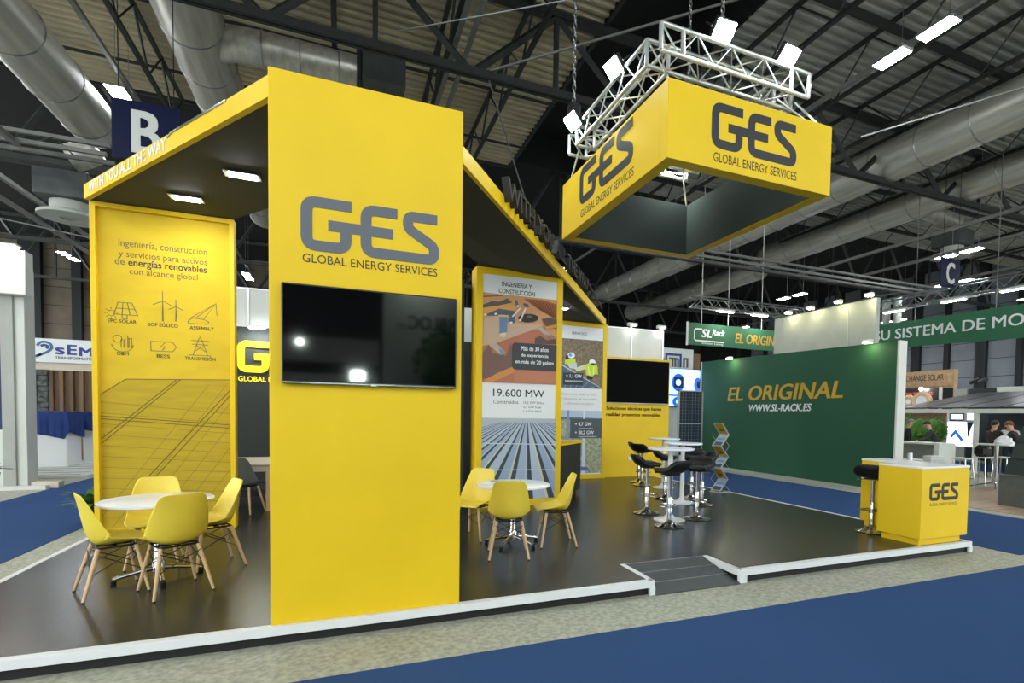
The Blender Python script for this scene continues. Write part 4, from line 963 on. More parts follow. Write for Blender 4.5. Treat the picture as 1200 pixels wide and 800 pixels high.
mb = MB(); ges_logo(mb, (4.275, SY0, 4.58), EX, EZ, 1.25, 'logo_dark', h=0.50); mb.build('logo', hs)
mb = MB(); text(mb, 'GLOBAL ENERGY SERVICES', (4.31, SY0, 4.43), EX, EZ, 'print_black', w=1.23, h=0.10, e=0.002, bold=-0.005); mb.build('lettering', hs)
mb = MB(); ges_logo(mb, (SX0, 2.84, 4.63), -EY, EZ, 1.53, 'logo_dark', h=0.52); mb.build('logo', hs)
mb = MB(); text(mb, 'GLOBAL ENERGY SERVICES', (SX0, 2.79, 4.45), -EY, EZ, 'print_black', w=1.50, h=0.105, e=0.002, bold=-0.005); mb.build('lettering', hs)
# box truss frame
TZ, TS = 5.62, 0.29
tr = thing('lighting_truss', 'silver square box truss frame above the hanging sign', 'truss', (4.85, 2.0, TZ))
TX0, TX1, TY0, TY1 = 3.88, 5.78, 0.96, 3.20
def tseg(p, q, nm):
    p, q = Vector(p), Vector(q); u = (q - p).normalized(); sd = Vector((u.y, -u.x, 0)); L_ = (q - p).length
    s = MB()
    for a in (-1, 1):
        for z in (0, TS): s.tube([p + sd * a * TS / 2 + EZ * z, q + sd * a * TS / 2 + EZ * z], 0.025, 'alu', 10)
    sg = s.build('chord_set', tr)
    n = int(L_ / 0.24)
    for (o1, o2) in (((-1, 0), (1, 0)), ((-1, TS), (1, TS)), ((-1, 0), (-1, TS)), ((1, 0), (1, TS))):
        pts = []
        for i in range(n + 1):
            o = o1 if i % 2 else o2
            pts.append(p + u * (L_ * i / n) + sd * (o[0] * TS / 2) + EZ * o[1])
        MB().tube(pts, 0.011, 'alu', 6, smooth=False).build('lacing', sg)
h_ = TS / 2
tseg((TX0, TY0 + h_, TZ), (TX0, TY1 - h_, TZ), 'a'); tseg((TX1, TY0 + h_, TZ), (TX1, TY1 - h_, TZ), 'b')
tseg((TX0 - h_, TY0, TZ), (TX1 + h_, TY0, TZ), 'c'); tseg((TX0 - h_, TY1, TZ), (TX1 + h_, TY1, TZ), 'd')
for (x, y) in ((TX0, TY0), (TX1, TY0), (TX0, TY1), (TX1, TY1)):
    for a in (-1, 1):
        for b in (-1, 1): MB().tube([(x + a * h_, y + b * h_, TZ), (x + a * h_, y + b * h_, TZ + TS)], 0.025, 'alu', 10).build('corner_post', tr)
def strap(p, q, lb): MB().tube([p, q], 0.014, 'alu', 6).build('suspension_strap', label=lb, cat='strap')
strap((5.9, 1.0, 5.65), (6.03, 0.67, 5.19), 'pale strap holding the right front corner of the hanging sign'); strap((5.6, 1.0, 5.62), (6.02, 0.72, 5.19), 'second pale strap at the right front corner of the hanging sign')
strap((3.88, 1.0, 5.6), (3.80, 0.70, 5.19), 'pale strap at the front left corner of the hanging sign'); strap((3.80, 3.1, 5.6), (3.78, 3.4, 5.19), 'pale strap at the rear left corner of the hanging sign'); strap((5.75, 3.2, 5.6), (5.95, 3.35, 5.15), 'pale strap with a yellow hook at the rear right inside corner of the sign')
def flood(c, aim, label, s=0.135):
    t = thing('flood_lamp', label, 'lamp', c)
    d = Vector(aim).normalized(); r = d.cross(EZ).normalized(); u = r.cross(d); T = Matrix(((r.x, u.x, d.x, c[0]), (r.y, u.y, d.y, c[1]), (r.z, u.z, d.z, c[2]), (0, 0, 0, 1)))
    MB().box((-s, -s * 0.8, -0.09), (s, s * 0.8, -0.01), 'black_plastic', 0.015, T=T).build('housing', t)
    MB().box((-s * 0.9, -s * 0.7, -0.011), (s * 0.9, s * 0.7, 0.0), 'lamp_flood', T=T).build('glass', t)
    MB().tube([T @ Vector(p) for p in ((-s - 0.02, 0, -0.05), (-s - 0.02, 0.0, -0.2), (s + 0.02, 0.0, -0.2), (s + 0.02, 0, -0.05))], 0.009, 'black_rod', 6, smooth=False).build('bracket', t)
flood((4.52, 0.72, 5.98), (0.0, -0.72, -0.75), 'bright flood lamp on the front of the sign truss, left of the front pair')
flood((5.50, 0.72, 5.96), (0.05, -0.72, -0.75), 'bright flood lamp on the front of the sign truss, right of the front pair')
flood((3.62, 1.72, 5.92), (-0.75, -0.1, -0.70), 'bright flood lamp on the left side of the sign truss, nearer the corner')
flood((3.62, 2.98, 5.90), (-0.75, -0.1, -0.70), 'bright flood lamp at the rear end of the left truss side, below the chain hoist', 0.15)
flood((5.6, 3.3, 5.7), (0.1, 0.7, -0.7), 'flood lamp on the rear of the sign truss behind the right corner', 0.15)
def hoist(x, y, lb, ztop=8.1):
    t = thing('chain_hoist', lb, 'hoist', (x, y, 6.0))
    k = int((ztop - 6.25) / 0.09)
    mb = MB()
    for i in range(k):
        z = 6.25 + i * 0.09; r = [(0.022 * math.cos(a), 0.05 * math.sin(a)) for a in [2 * PI * j / 8 for j in range(8)]]
        mb.tube([((x + c, y, z + s) if i % 2 else (x, y + c, z + s)) for c, s in r], 0.010, 'steel', 5, closed=True)
    mb.build('chain', t)
    MB().box((x - 0.09, y - 0.09, 6.0), (x + 0.09, y + 0.09, 6.27), 'black_plastic', 0.03).build('motor', t)
    MB().tube([(x, y, 6.0), (x, y, 5.9)], 0.012, 'steel', 6).build('hook', t)
hoist(3.72, 3.15, 'chain hoist at the left rear corner of the sign truss'); hoist(4.75, 1.05, 'chain hoist over the front of the sign truss', 10.9); hoist(5.75, 3.1, 'chain hoist at the right rear corner of the sign truss', 10.9)
# ================================================================== RIGHT: GREEN STAND
gw = thing('green_wall', 'dark green stand wall with gold lettering at the right of the deck', 'wall panel', (12.7, 7.8, ZF))
def gz(y): return 3.45 + (y - 4.15) * 0.02
MB().add([(12.6, 4.17, ZF), (12.85, 4.17, ZF), (12.85, 11.45, ZF), (12.6, 11.45, ZF), (12.6, 4.17, gz(4.17)), (12.85, 4.17, gz(4.17)), (12.85, 11.45, gz(11.45)), (12.6, 11.45, gz(11.45))],
         [(3, 2, 1, 0), (4, 5, 6, 7), (0, 1, 5, 4), (1, 2, 6, 5), (2, 3, 7, 6), (3, 0, 4, 7)], 'green_wall').build('board', gw)
MB().box((12.59, 4.13, ZF), (12.86, 4.18, 3.46), 'stand_white', 0.004).build('end_board', gw, label='white end board')
MB().box((12.59, 11.44, ZF), (12.85, 11.5, gz(11.45)), 'stand_white').build('end_trim', gw)
mb = MB(); text(mb, 'EL ORIGINAL', (12.6, 10.02, 2.14), -EY, EZ, 'gold_text', w=4.42, h=0.465, e=0.01, bold=0.02, shear=0.18)
text(mb, 'WWW.SL-RACK.ES', (12.6, 9.0, 1.80), -EY, EZ, 'white_text', w=2.42, h=0.215, e=0.01, bold=0.015, shear=0.18); mb.build('lettering', gw)
MB().box((11.95, 4.0, ZF), (12.6, 11.6, ZF + 0.02), 'stand_grey').build('stand_edge_strip', label='pale floor strip along the foot of the green wall', cat='floor strip')
wb = thing('white_tower', 'plain pale tower rising behind the dark green wall', 'wall panel', (14.6, 7.6, ZF))
MB().box((14.0, 5.8, ZF), (14.15, 9.45, 4.93), 'stand_grey', 0.004).build('board', wb); MB().box((13.985, 6.65, 3.3), (14.0, 6.67, 4.92), 'stand_white').build('joint', wb)
def yspot(c, lb):
    t = thing('spot_lamp', lb, 'lamp', c, 0, 'arm spot lamps on the green stand'); x, y, z = c
    MB().tube([(x + 0.1, y + 0.2, z - 0.05), (x - 0.2, y + 0.1, z + 0.05), (x - 0.32, y, z + 0.05)], 0.014, 'stand_white', 6).build('arm', t)
    MB().box((x - 0.42, y - 0.10, z + 0.02), (x - 0.28, y + 0.10, z + 0.09), 'stand_white', 0.01).build('head', t)
    MB().box((x - 0.428, y - 0.08, z + 0.005), (x - 0.29, y + 0.08, z + 0.03), 'lamp_yellow').build('glass', t)
for (c, lb) in (((14.1, 8.62, 4.95), 'glowing arm spot on the pale tower, first from the left'), ((14.1, 7.76, 4.94), 'glowing arm spot on the pale tower, second from the left'), ((14.1, 6.79, 4.94), 'glowing arm spot on the pale tower, third from the left'), ((14.1, 5.83, 4.94), 'glowing arm spot on the right top corner of the pale tower'),
                ((12.75, 9.75, 3.52), 'glowing arm spot at the left of the green wall top'), ((12.75, 4.8, 3.45), 'glowing arm spot at the right end of the green wall top')): yspot(c, lb)
# green hanging banners
bn = thing('hanging_banner', 'green hanging banner facing the deck with a white logo and gold text', 'banner', (14, 11.5, 4.2))
MB().box((12.0, 11.5, 4.2), (17.4, 11.56, 5.0), 'green_banner', 0.004).build('board', bn); MB().box((11.96, 11.49, 4.18), (12.0, 11.57, 5.02), 'stand_white').build('end_edge', bn)
mb = MB(); text(mb, 'EL ORIGINAL', (14.12, 11.5, 4.39), EX, EZ, 'gold_text', w=2.4, h=0.37, e=0.004, bold=0.02, shear=0.15)
mb.stroke([(p[0], p[1]) for p in rounded([(0.34, 0.62), (0, 0.62), (0, 0.2), (1.35, 0.2)], 0.1)], 0.05, (12.27, 11.5, 4.17), EX, EZ, 0, 0.004, 'white_text')
text(mb, 'SL', (12.58, 11.5, 4.50), EX, EZ, 'white_text', w=0.46, h=0.30, e=0.004, bold=0.03, shear=0.2); text(mb, 'Rack', (13.06, 11.5, 4.59), EX, EZ, 'white_text', w=0.58, h=0.23, e=0.004, bold=0.03, shear=0.2); text(mb, 'Schletter Ludwig', (12.6, 11.5, 4.235), EX, EZ, 'white_text', w=0.98, h=0.1, e=0.004, shear=0.2)
mb.build('lettering', bn)
br = thing('hanging_banner', 'long green hanging banner with white text at the right edge of the photo', 'banner', (17.0, 5, 4.3))
P0, P1 = Vector((18.6, 10.4, 0)), Vector((18.6, -1.0, 0)); ub = (P1 - P0).normalized(); nb = Vector((ub.y, -ub.x, 0))
def bz(t): return 0
MB().prism([(0, 4.22), ((P1 - P0).length, 3.8), ((P1 - P0).length, 4.93), (0, 5.04)], P0, ub, EZ, -0.05, 0.0, 'green_banner').build('board', br)
mb = MB(); text(mb, 'SU SISTEMA DE MONTAJE', P0 + ub * 1.15 + EZ * 4.37, (ub - EZ * 0.022), EZ, 'white_text', w=6.1, h=0.46, e=0.006, bold=0.012); mb.build('lettering', br)
for k in (2.6, 5.0, 7.0): MB().tube([P0 + ub * k + EZ * 4.95, P0 + ub * k + EZ * 11.0], 0.012, 'conduit', 5).build('hanger_rod', br)
for x in (12.6, 13.8, 15.4): MB().tube([(x, 11.53, 5.0), (x, 11.53, 11.0)], 0.012, 'stand_white', 5).build('hanger_rod', bn)
# lighting trusses with strip lamps over the green stand
def lattice(p, q, z, s, label, m='steel'):
    t = thing('lattice_truss', label, 'truss', ((p[0] + q[0]) / 2, (p[1] + q[1]) / 2, z)); p = Vector(p + (0,)); q = Vector(q + (0,)); u = (q - p).normalized(); sd = Vector((u.y, -u.x, 0)); L_ = (q - p).length
    for a in (-1, 1):
        for zz_ in (0, s): MB().tube([p + sd * a * s / 2 + EZ * (z + zz_), q + sd * a * s / 2 + EZ * (z + zz_)], 0.03, m, 8).build('chord', t)
    n = int(L_ / s)
    for a in (-1, 1): MB().tube([p + sd * a * s / 2 + u * (L_ * i / n) + EZ * (z + (s if i % 2 else 0)) for i in range(n + 1)], 0.018, m, 5, smooth=False).build('lacing', t)
    MB().tube([p + sd * (s / 2 if i % 2 else -s / 2) + u * (L_ * i / n) + EZ * z for i in range(n + 1)], 0.018, m, 5, smooth=False).build('lacing', t)
    return t
lattice((12.1, 11.4), (17.5, 11.4), 5.55, 0.36, 'metal lattice truss above the left green banner')
lattice((19.3, 9.6), (19.3, -1.0), 5.65, 0.4, 'metal lattice truss above the long green banner at the right')
def strip(c, ln, ang, lb):
    t = thing('strip_lamp', lb, 'lamp', c, ang, 'strip lamps on the lattice trusses')
    MB().box((-ln / 2, -0.09, 0.0), (ln / 2, 0.09, 0.08), 'stand_white', 0.01).build('housing', t, local=True); MB().box((-ln / 2 + 0.03, -0.07, -0.012), (ln / 2 - 0.03, 0.07, 0.0), 'lamp_strip').build('diffuser', t, local=True)
for (c, a, lb) in (((13.4, 11.22, 5.44), 0, 'glowing strip lamp on the truss over the left green banner, left one'), ((15.0, 11.22, 5.44), 0, 'glowing strip lamp on the truss over the left green banner, right one'),
                   ((19.1, 8.9, 5.54), -1.57, 'glowing strip lamp over the long green banner, first from the tower'), ((19.1, 6.9, 5.54), -1.57, 'glowing strip lamp over the long green banner, second from the tower'), ((19.1, 5.2, 5.54), -1.57, 'glowing strip lamp over the long green banner, nearest the photo edge')): strip(c, 0.75, a, lb)
for (x, y, lb) in ((21.0, 10.56, 'left of the two'), (21.0, 10.1, 'right of the two')): MB().lathe([(0.14, 0.0 + ZF), (0.14, 6.5)], 'stand_grey', (x, y, 0), 20).build('round_column', label='grey round column behind the pale tower, %s' % lb, cat='column')
# stand with the blue video wall between the yellow wall and the green wall
iw = thing('logo_wall', 'pale stand wall with a blue and grey block letter logo', 'wall panel', (11.9, 12.1, ZF))
MB().box((10.6, 12.0, ZF), (12.62, 12.2, 4.1), 'white_paint').build('board', iw); MB().box((12.62, 11.98, ZF), (12.92, 12.2, 3.95), 'wood_dark').build('wood_edge', iw)
mb = MB()
def bl(pts, m): mb.stroke(pts, 0.075, (11.30, 12.0, 3.42), EX, EZ, 0, 0.02, m)
bl([(0, 0), (0, 0.32)], 'blue_ink'); bl([(0.12, 0), (0.12, 0.45), (0.75, 0.45), (0.75, 0.0)], 'blue_ink'); bl([(0.25, 0.3), (0.62, 0.3)], 'logo_grey'); bl([(0.4, 0.3), (0.4, 0)], 'logo_grey'); bl([(0.52, 0.0), (0.52, 0.32)], 'logo_grey'); bl([(0.64, 0), (0.64, 0.3)], 'logo_grey'); bl([(0.9, 0), (0.9, 0.32), (1.05, 0.32), (1.05, 0)], 'logo_grey'); mb.build('logo', iw)
vs_ = thing('video_wall', 'bright blue video screen showing round machine parts behind the solar module', 'screen', (12.2, 11.9, 1.9))
MB().box((10.9, 11.9, 1.95), (12.9, 11.99, 3.36), 'black_plastic').build('housing', vs_)
mb = MB(); O_ = (10.95, 11.9, 1.98)
art(mb, O_, EX, EZ, 1.92, 1.36, [([(0, 0), (1, 0), (1, 1), (0, 1)], 'screen_blue'), ([(0.64, 0.25), (0.82, 0.25), (0.82, 1), (0.64, 1)], 'screen_pink'), (ell(0.50, 0.64, 0.15, 0.24), 'screen_navy'), ([(0.40, 0.5), (0.6, 0.5), (0.6, 0.78), (0.40, 0.78)], 'poster_blue'), (ell(0.5, 0.64, 0.06, 0.09), 'screen_blue'), (ell(0.5, 0.64, 0.025, 0.04), 'screen_white'), (ell(0.95, 0.6, 0.09, 0.2), 'screen_navy'), (ell(0.97, 0.6, 0.04, 0.1), 'poster_blue'), ([(0, 0.27), (1, 0.27), (1, 0.31), (0, 0.31)], 'screen_navy'), (ell(0.5, 0.12, 0.13, 0.14), 'screen_navy'), (ell(0.5, 0.12, 0.05, 0.06), 'screen_blue')])
mb.build('picture', vs_)
sm = thing('solar_module', 'upright framed solar module with a fine cell grid left of the green wall', 'solar panel', (11.1, 10, 0.3))
MB().box((10.62, 10.0, 0.33), (11.52, 10.04, 2.43), 'solar_cell').build('cells', sm)
mb = MB()
for i in range(1, 7): mb.box((10.62 + i * 0.128, 9.996, 0.36), (10.626 + i * 0.128, 10.0, 2.4), 'solar_line')
for i in range(1, 20): mb.box((10.64, 9.996, 0.33 + i * 0.105), (11.5, 10.0, 0.334 + i * 0.105), 'solar_line')
mb.box((10.62, 9.994, 1.35), (11.52, 10.0, 1.39), 'alu'); mb.build('grid_lines', sm)
MB().box((10.58, 9.98, 0.3), (10.63, 10.06, 2.46), 'alu').box((11.51, 9.98, 0.3), (11.56, 10.06, 2.46), 'alu').box((10.58, 9.98, 2.42), (11.56, 10.06, 2.46), 'alu').box((10.58, 9.98, 0.3), (11.56, 10.06, 0.34), 'alu').build('frame', sm)
for x in (10.65, 11.48): MB().box((x - 0.03, 10.0, ZF), (x + 0.03, 10.5, 0.31), 'alu').build('support', sm)
MB().box((9.4, 11.0, ZF), (10.6, 11.9, 0.72), 'stand_grey', 0.01).build('display_plinth', label='low grey display plinth behind the bar stools, left of the solar module', cat='plinth')

# ================================================================== RIGHT BACKGROUND: SOLAR STAND WITH PEOPLE
MB().box((11.95, -6, ZF), (30, 3.98, ZF + 0.02), 'wood_floor').build('stand_floor', label='brown wood plank stand floor at the right behind the reception counter', cat='floor')
MB().box((11.62, -6, ZF), (11.95, 34, ZF + 0.012), 'concrete').build('stand_edge_strip', label='bare concrete strip between the carpet and the plank floor', cat='floor strip')
MB().box((20.9, 4.0, ZF), (25.1, 30, ZF + 0.01), 'carpet_blue').build('aisle_carpet', label='blue carpet far at the right beyond the plank floor', cat='carpet')
bo = thing('wood_booth', 'pale wooden booth wall with dark thin lettering at the right', 'wall panel', (28, 13.5, ZF))
MB().box((28, 12.05, ZF), (28.3, 17, 4.12), 'wood_osb').build('board', bo)
for z in (3.3, 2.5): MB().box((27.995, 12.05, z), (28.0, 17, z + 0.02), 'wood_dark').build('groove', bo)
mb = MB(); text(mb, 'MECHANGE SOLAR', (28, 14.72, 3.62), -EY, EZ, 'print_black', w=2.2, h=0.30, e=0.01); mb.build('lettering', bo)
cs = thing('poster_screen', 'dark screen with red lettering and a red model car picture', 'screen', (26.6, 12.7, 1.9))
MB().box((26.9, 12.06, 2.05), (28.0, 15.0, 3.2), 'black_plastic').build('board', cs); MB().box((26.88, 11.95, 2.0), (27.02, 12.03, 3.2), 'stand_white').build('edge', cs)
mb = MB(); text(mb, 'POWERTRAINS', (26.9, 14.3, 2.83), -EY, EZ, 'poster_red', w=2.0, h=0.16, e=0.005, bold=0.01); mb.build('lettering', cs)
lp_ = thing('round_spot', 'small bright round spot lamp over the red lettered screen', 'lamp', (26.6, 13.2, 3.15)); MB().ball((26.7, 12.75, 3.13), 0.09, 'lamp_strip', 10).build('bulb', lp_); MB().tube([(26.9, 12.75, 3.2), (26.7, 12.75, 3.2)], 0.02, 'stand_white', 6).build('arm', lp_)
rcar = thing('toy_kart', 'red display kart with round pale tyres under the dark screen', 'kart', (26, 13.3, 1.75))
MB().box((25.7, 11.85, 2.25), (26.4, 13.4, 2.48), 'poster_red', 0.08).build('body', rcar)
for (y, r) in ((11.98, 0.34), (13.3, 0.34), (12.6, 0.2)): MB().tube([(25.62, y + r * math.cos(a), 2.5 + r * math.sin(a)) for a in [2 * PI * i / 20 for i in range(20)]], 0.12, 'wood_light', 8, closed=True).build('tyre', rcar); MB().lathe([(r * 0.8, 25.55), (r * 0.8, 25.65)], 'paper', (0, y, 2.5), 18, axis='x').build('wheel_disc', rcar)
MB().box((25.4, 11.55, 2.06), (26.6, 15.2, 2.14), 'wood_osb').build('shelf', rcar)
MB().box((25.5, 12.42, ZF), (25.62, 12.54, 2.06), 'hedge').build('support_post', rcar)
# solar canopy
sc_ = thing('solar_canopy', 'low sloping dark solar canopy roof on white posts at the right', 'canopy', (22, 6, 2))
def slope(y0, y1, nm, m, dz=0): MB().add([(20, y0, 2.02 + dz), (20, y1, 2.02 + dz), (25, y1, 2.75 + dz), (25, y0, 2.75 + dz), (20, y0, 2.06 + dz), (20, y1, 2.06 + dz), (25, y1, 2.79 + dz), (25, y0, 2.79 + dz)], [(0, 1, 2, 3), (7, 6, 5, 4), (0, 1, 5, 4), (1, 2, 6, 5), (2, 3, 7, 6), (3, 0, 4, 7)], m).build(nm, sc_)
y = -1.0
while y < 9.2: slope(y + 0.03, y + 1.12, 'module', 'canopy_solar'); y += 1.15
MB().box((19.9, -1, 1.86), (20.0, 9.3, 2.0), 'stand_white').build('edge_beam', sc_)
for y in (9.1, 6.55, 1.0): MB().box((19.92, y - 0.06, ZF), (20.04, y + 0.06, 1.9), 'stand_white').build('post', sc_)
for (a, b, m, lb) in (((26.6, 9.55, ZF), (26.95, 10.6, 3.05), 'crate_dark', 'dark panel box above the solar canopy, left of the pale one'), ((26.6, 5.5, ZF), (26.95, 9.5, 3.08), 'stand_white', 'pale panel box above the solar canopy at the photo edge'), ((26.6, 10.65, ZF), (26.95, 11.2, 3.05), 'stand_grey', 'grey panel box above the solar canopy, leftmost')): MB().box(a, b, m, 0.01).build('panel_box', label=lb, cat='box')
for (y, lb) in ((10.03, 'left of two'), (9.7, 'right of two')):
    t = thing('hung_spot', 'small black hanging spot lamp above the solar canopy, %s' % lb, 'lamp', (26, y, 3.2)); MB().tube([(26, y, 3.4), (26, y, 5.6)], 0.012, 'black_rod', 5).build('rod', t); MB().tube([(25.85, y + 0.1, 3.26), (26.1, y - 0.1, 3.42)], 0.08, 'black_plastic', 10).build('head', t)
hd = MB(); random.seed(3)
def leaves(mb, c, r, n, m, s=0.1, sq=(1, 1, 1)):
    for i in range(n):
        v = Vector((random.gauss(0, 1), random.gauss(0, 1), random.gauss(0, 1))).normalized() * r * random.uniform(0.75, 1.05)
        p = Vector(c) + Vector((v.x * sq[0], v.y * sq[1], v.z * sq[2])); a = Vector((random.uniform(-1, 1), random.uniform(-1, 1), random.uniform(-1, 1))).normalized(); b = a.orthogonal().normalized()
        mb.add([p - a * s, p + b * s * 0.45, p + a * s, p - b * s * 0.45], [(0, 1, 2, 3)], m)
hg = thing('green_hedge', 'bright green leafy hedge behind the men under the solar canopy', 'hedge', (23.5, 9.8, ZF))
for k in range(4): hd.ball((23.6, 10.15 + k * 0.6, 1.15), 0.52, 'hedge', 12, (0.8, 1, 1.0)); leaves(hd, (23.6, 10.15 + k * 0.6, 1.15), 0.56, 160, 'hedge', 0.1, (0.8, 1, 1))
hd.build('foliage', hg); MB().box((23.2, 9.7, ZF + 0.01), (24.0, 12.4, 0.65), 'stand_grey').build('planter', hg)
bs = thing('video_screen', 'bright white screen with a blue machine drawing under the solar canopy', 'screen', (24.6, 9.6, 0.6))
MB().box((24.6, 9.1, 0.5), (24.7, 10.25, 2.0), 'stand_white').build('board', bs); mb = MB()
art(mb, (24.6, 10.2, 0.55), -EY, EZ, 1.05, 1.4, [([(0.0, 0), (1, 0), (1, 0.72), (0.0, 0.72)], 'screen_white'), ([(0.05, 0.75), (0.6, 0.75), (0.6, 1), (0.05, 1)], 'poster_blue'), ([(0.1, 0.8), (0.55, 0.8), (0.55, 0.95), (0.1, 0.95)], 'screen_pink'), ([(0.7, 0.78), (1, 0.78), (1, 0.98), (0.7, 0.98)], 'screen_pink'), ([(0.1, 0.3), (0.3, 0.5), (0.6, 0.2), (0.55, 0.1), (0.3, 0.35), (0.15, 0.2)], 'screen_navy'), ([(0.7, 0.72), (0.75, 0.2), (0.85, 0.5), (0.95, 0.72)], 'poster_blue'), ([(0.3, 0.6), (0.6, 0.35), (0.65, 0.4), (0.35, 0.66)], 'screen_pink')]); mb.build('picture', bs)
mw = thing('mural_wall', 'dark photo mural wall with trees under the solar canopy', 'wall panel', (25, 5, ZF)); MB().box((25.2, 0, ZF), (25.35, 9.0, 2.55), ink('4a4e55')).build('board', mw)
mb = MB(); art(mb, (25.2, 9.0, ZF), -EY, EZ, 9.0, 2.6, [([(0, 0.2), (0.5, 0.25), (1, 0.2), (1, 0.5), (0.6, 0.55), (0.3, 0.52), (0.15, 0.6), (0, 0.55)], '4d5a48'), ([(0.0, 0.0), (1, 0), (1, 0.25), (0, 0.3)], '5f6a52'), ([(0.1, 0.55), (0.25, 0.7), (0.4, 0.55)], '3c463f')]); mb.build('mural', mw)
# white service counter and furniture under the canopy
wc = thing('service_counter', 'white topped grey service counter where a man in black leans', 'counter', (17.3, 7.0, ZF))
MB().box((17.3, 6.05, 0.84), (18.1, 8.6, 0.90), 'stand_white', 0.006).build('top', wc); MB().box((17.8, 6.2, ZF), (18.05, 8.5, 0.84), 'stand_grey').build('body', wc); MB().box((17.3, 6.05, ZF), (18.1, 6.2, 0.84), 'stand_white').build('side', wc)
t = thing('white_canister', 'white cylinder canister standing behind the reception counter', 'canister', (13.6, 4.55, ZF)); MB().lathe([(0.06, ZF), (0.06, 0.74), (0.05, 0.77)], 'white_gloss', (13.6, 4.46, 0), 20).build('body', t); MB().lathe([(0.053, 0.77), (0.053, 0.79), (0.02, 0.795)], 'stand_grey', (13.6, 4.46, 0), 20).build('lid', t)
bt = thing('brochure_tray', 'low pale tray table behind the reception counter', 'table', (16.5, 6.0, ZF)); MB().box((16.2, 5.55, 0.36), (16.9, 6.6, 0.41), 'stand_white', 0.006).build('top', bt); MB().box((16.25, 5.6, 0.41), (16.85, 5.85, 0.56), 'stand_white', 0.02).build('tray', bt)
for (x, y) in ((16.25, 5.6), (16.85, 5.6), (16.25, 6.55), (16.85, 6.55)): MB().box((x - 0.03, y - 0.03, ZF), (x + 0.03, y + 0.03, 0.36), 'stand_white').build('leg', bt)
hb = thing('high_table', 'square white high table with chrome frame on the plank floor at the right', 'table', (16.05, 4.0, ZF))
MB().box((15.75, 3.43, 0.98), (16.25, 4.33, 1.01), 'stand_white', 0.004).build('tabletop', hb); MB().lathe([(0.05, ZF + 0.1), (0.05, 0.98)], 'chrome', (16.05, 3.88, 0), 16).build('column', hb)
for k in range(4): a = k * PI / 2 + 0.5; MB().tube([(16.05, 3.88, ZF + 0.16), (16.05 + 0.5 * math.cos(a), 3.88 + 0.5 * math.sin(a), ZF + 0.02)], 0.018, 'chrome', 8).build('foot_arm', hb)
def fstool(c, lb):
    x, y = c; t = thing('frame_stool', lb, 'stool', (x, y, ZF), 0, 'white chrome stools'); h = 0.72
    MB().box((x - 0.18, y - 0.18, ZF + h), (x + 0.18, y + 0.18, ZF + h + 0.04), 'stand_white', 0.012).build('seat', t)
    for sx in (-1, 1):
        for sy in (-1, 1): MB().tube([(x + sx * 0.14, y + sy * 0.14, ZF + h), (x + sx * 0.2, y + sy * 0.2, ZF)], 0.013, 'chrome', 8).build('leg', t)
    MB().tube([(x - 0.18, y - 0.18, ZF + 0.22), (x + 0.18, y - 0.18, ZF + 0.22), (x + 0.18, y + 0.18, ZF + 0.22), (x - 0.18, y + 0.18, ZF + 0.22)], 0.01, 'chrome', 6, closed=True, smooth=False).build('foot_ring', t)
fstool((15.6, 4.40), 'white chrome framed stool left of the square high table'); fstool((17.3, 4.35), 'white chrome framed stool behind the square high table, by the man in brown'); fstool((16.75, 3.3), 'white chrome framed stool right of the square high table')
bag = thing('plastic_bag', 'crumpled pale plastic bag on the square high table', 'bag', (16.0, 3.7, 1.01)); mb = MB(); random.seed(11)
vs = []; fs = []
for i in range(7):
    for j in range(16):
        a = 2 * PI * j / 16; r = (0.30, 0.31, 0.27, 0.22, 0.15, 0.09, 0.03)[i] * random.uniform(0.8, 1.1); vs.append((16.0 + r * 0.6 * math.cos(a), 3.70 + r * 0.75 * math.sin(a), 1.012 + (0, 0.05, 0.1, 0.15, 0.18, 0.2, 0.21)[i] + (random.uniform(-0.02, 0.02) if i else 0)))
for i in range(6):
    for j in range(16): fs.append((i * 16 + j, i * 16 + (j + 1) % 16, (i + 1) * 16 + (j + 1) % 16, (i + 1) * 16 + j))
fs.append(tuple(range(16))[::-1]); fs.append(tuple(range(96, 112))); mb.add(vs, fs, 'paper').build('sack', bag)
dbag = MB(); dbag.box((16.5, 4.35, 0.62), (16.85, 4.70, 0.93), 'black_leather', 0.08); t = thing('black_bag', 'black shoulder bag on a stool beside the man in brown', 'bag', (16.7, 4.95, 0.6)); dbag.build('body', t); MB().tube([(16.7, 4.4, 0.9), (16.7, 4.45, 1.08), (16.7, 4.6, 1.08), (16.7, 4.65, 0.9)], 0.015, 'black_leather', 6).build('strap', t)
fstool((16.68, 4.53), 'white chrome framed stool under the black shoulder bag')
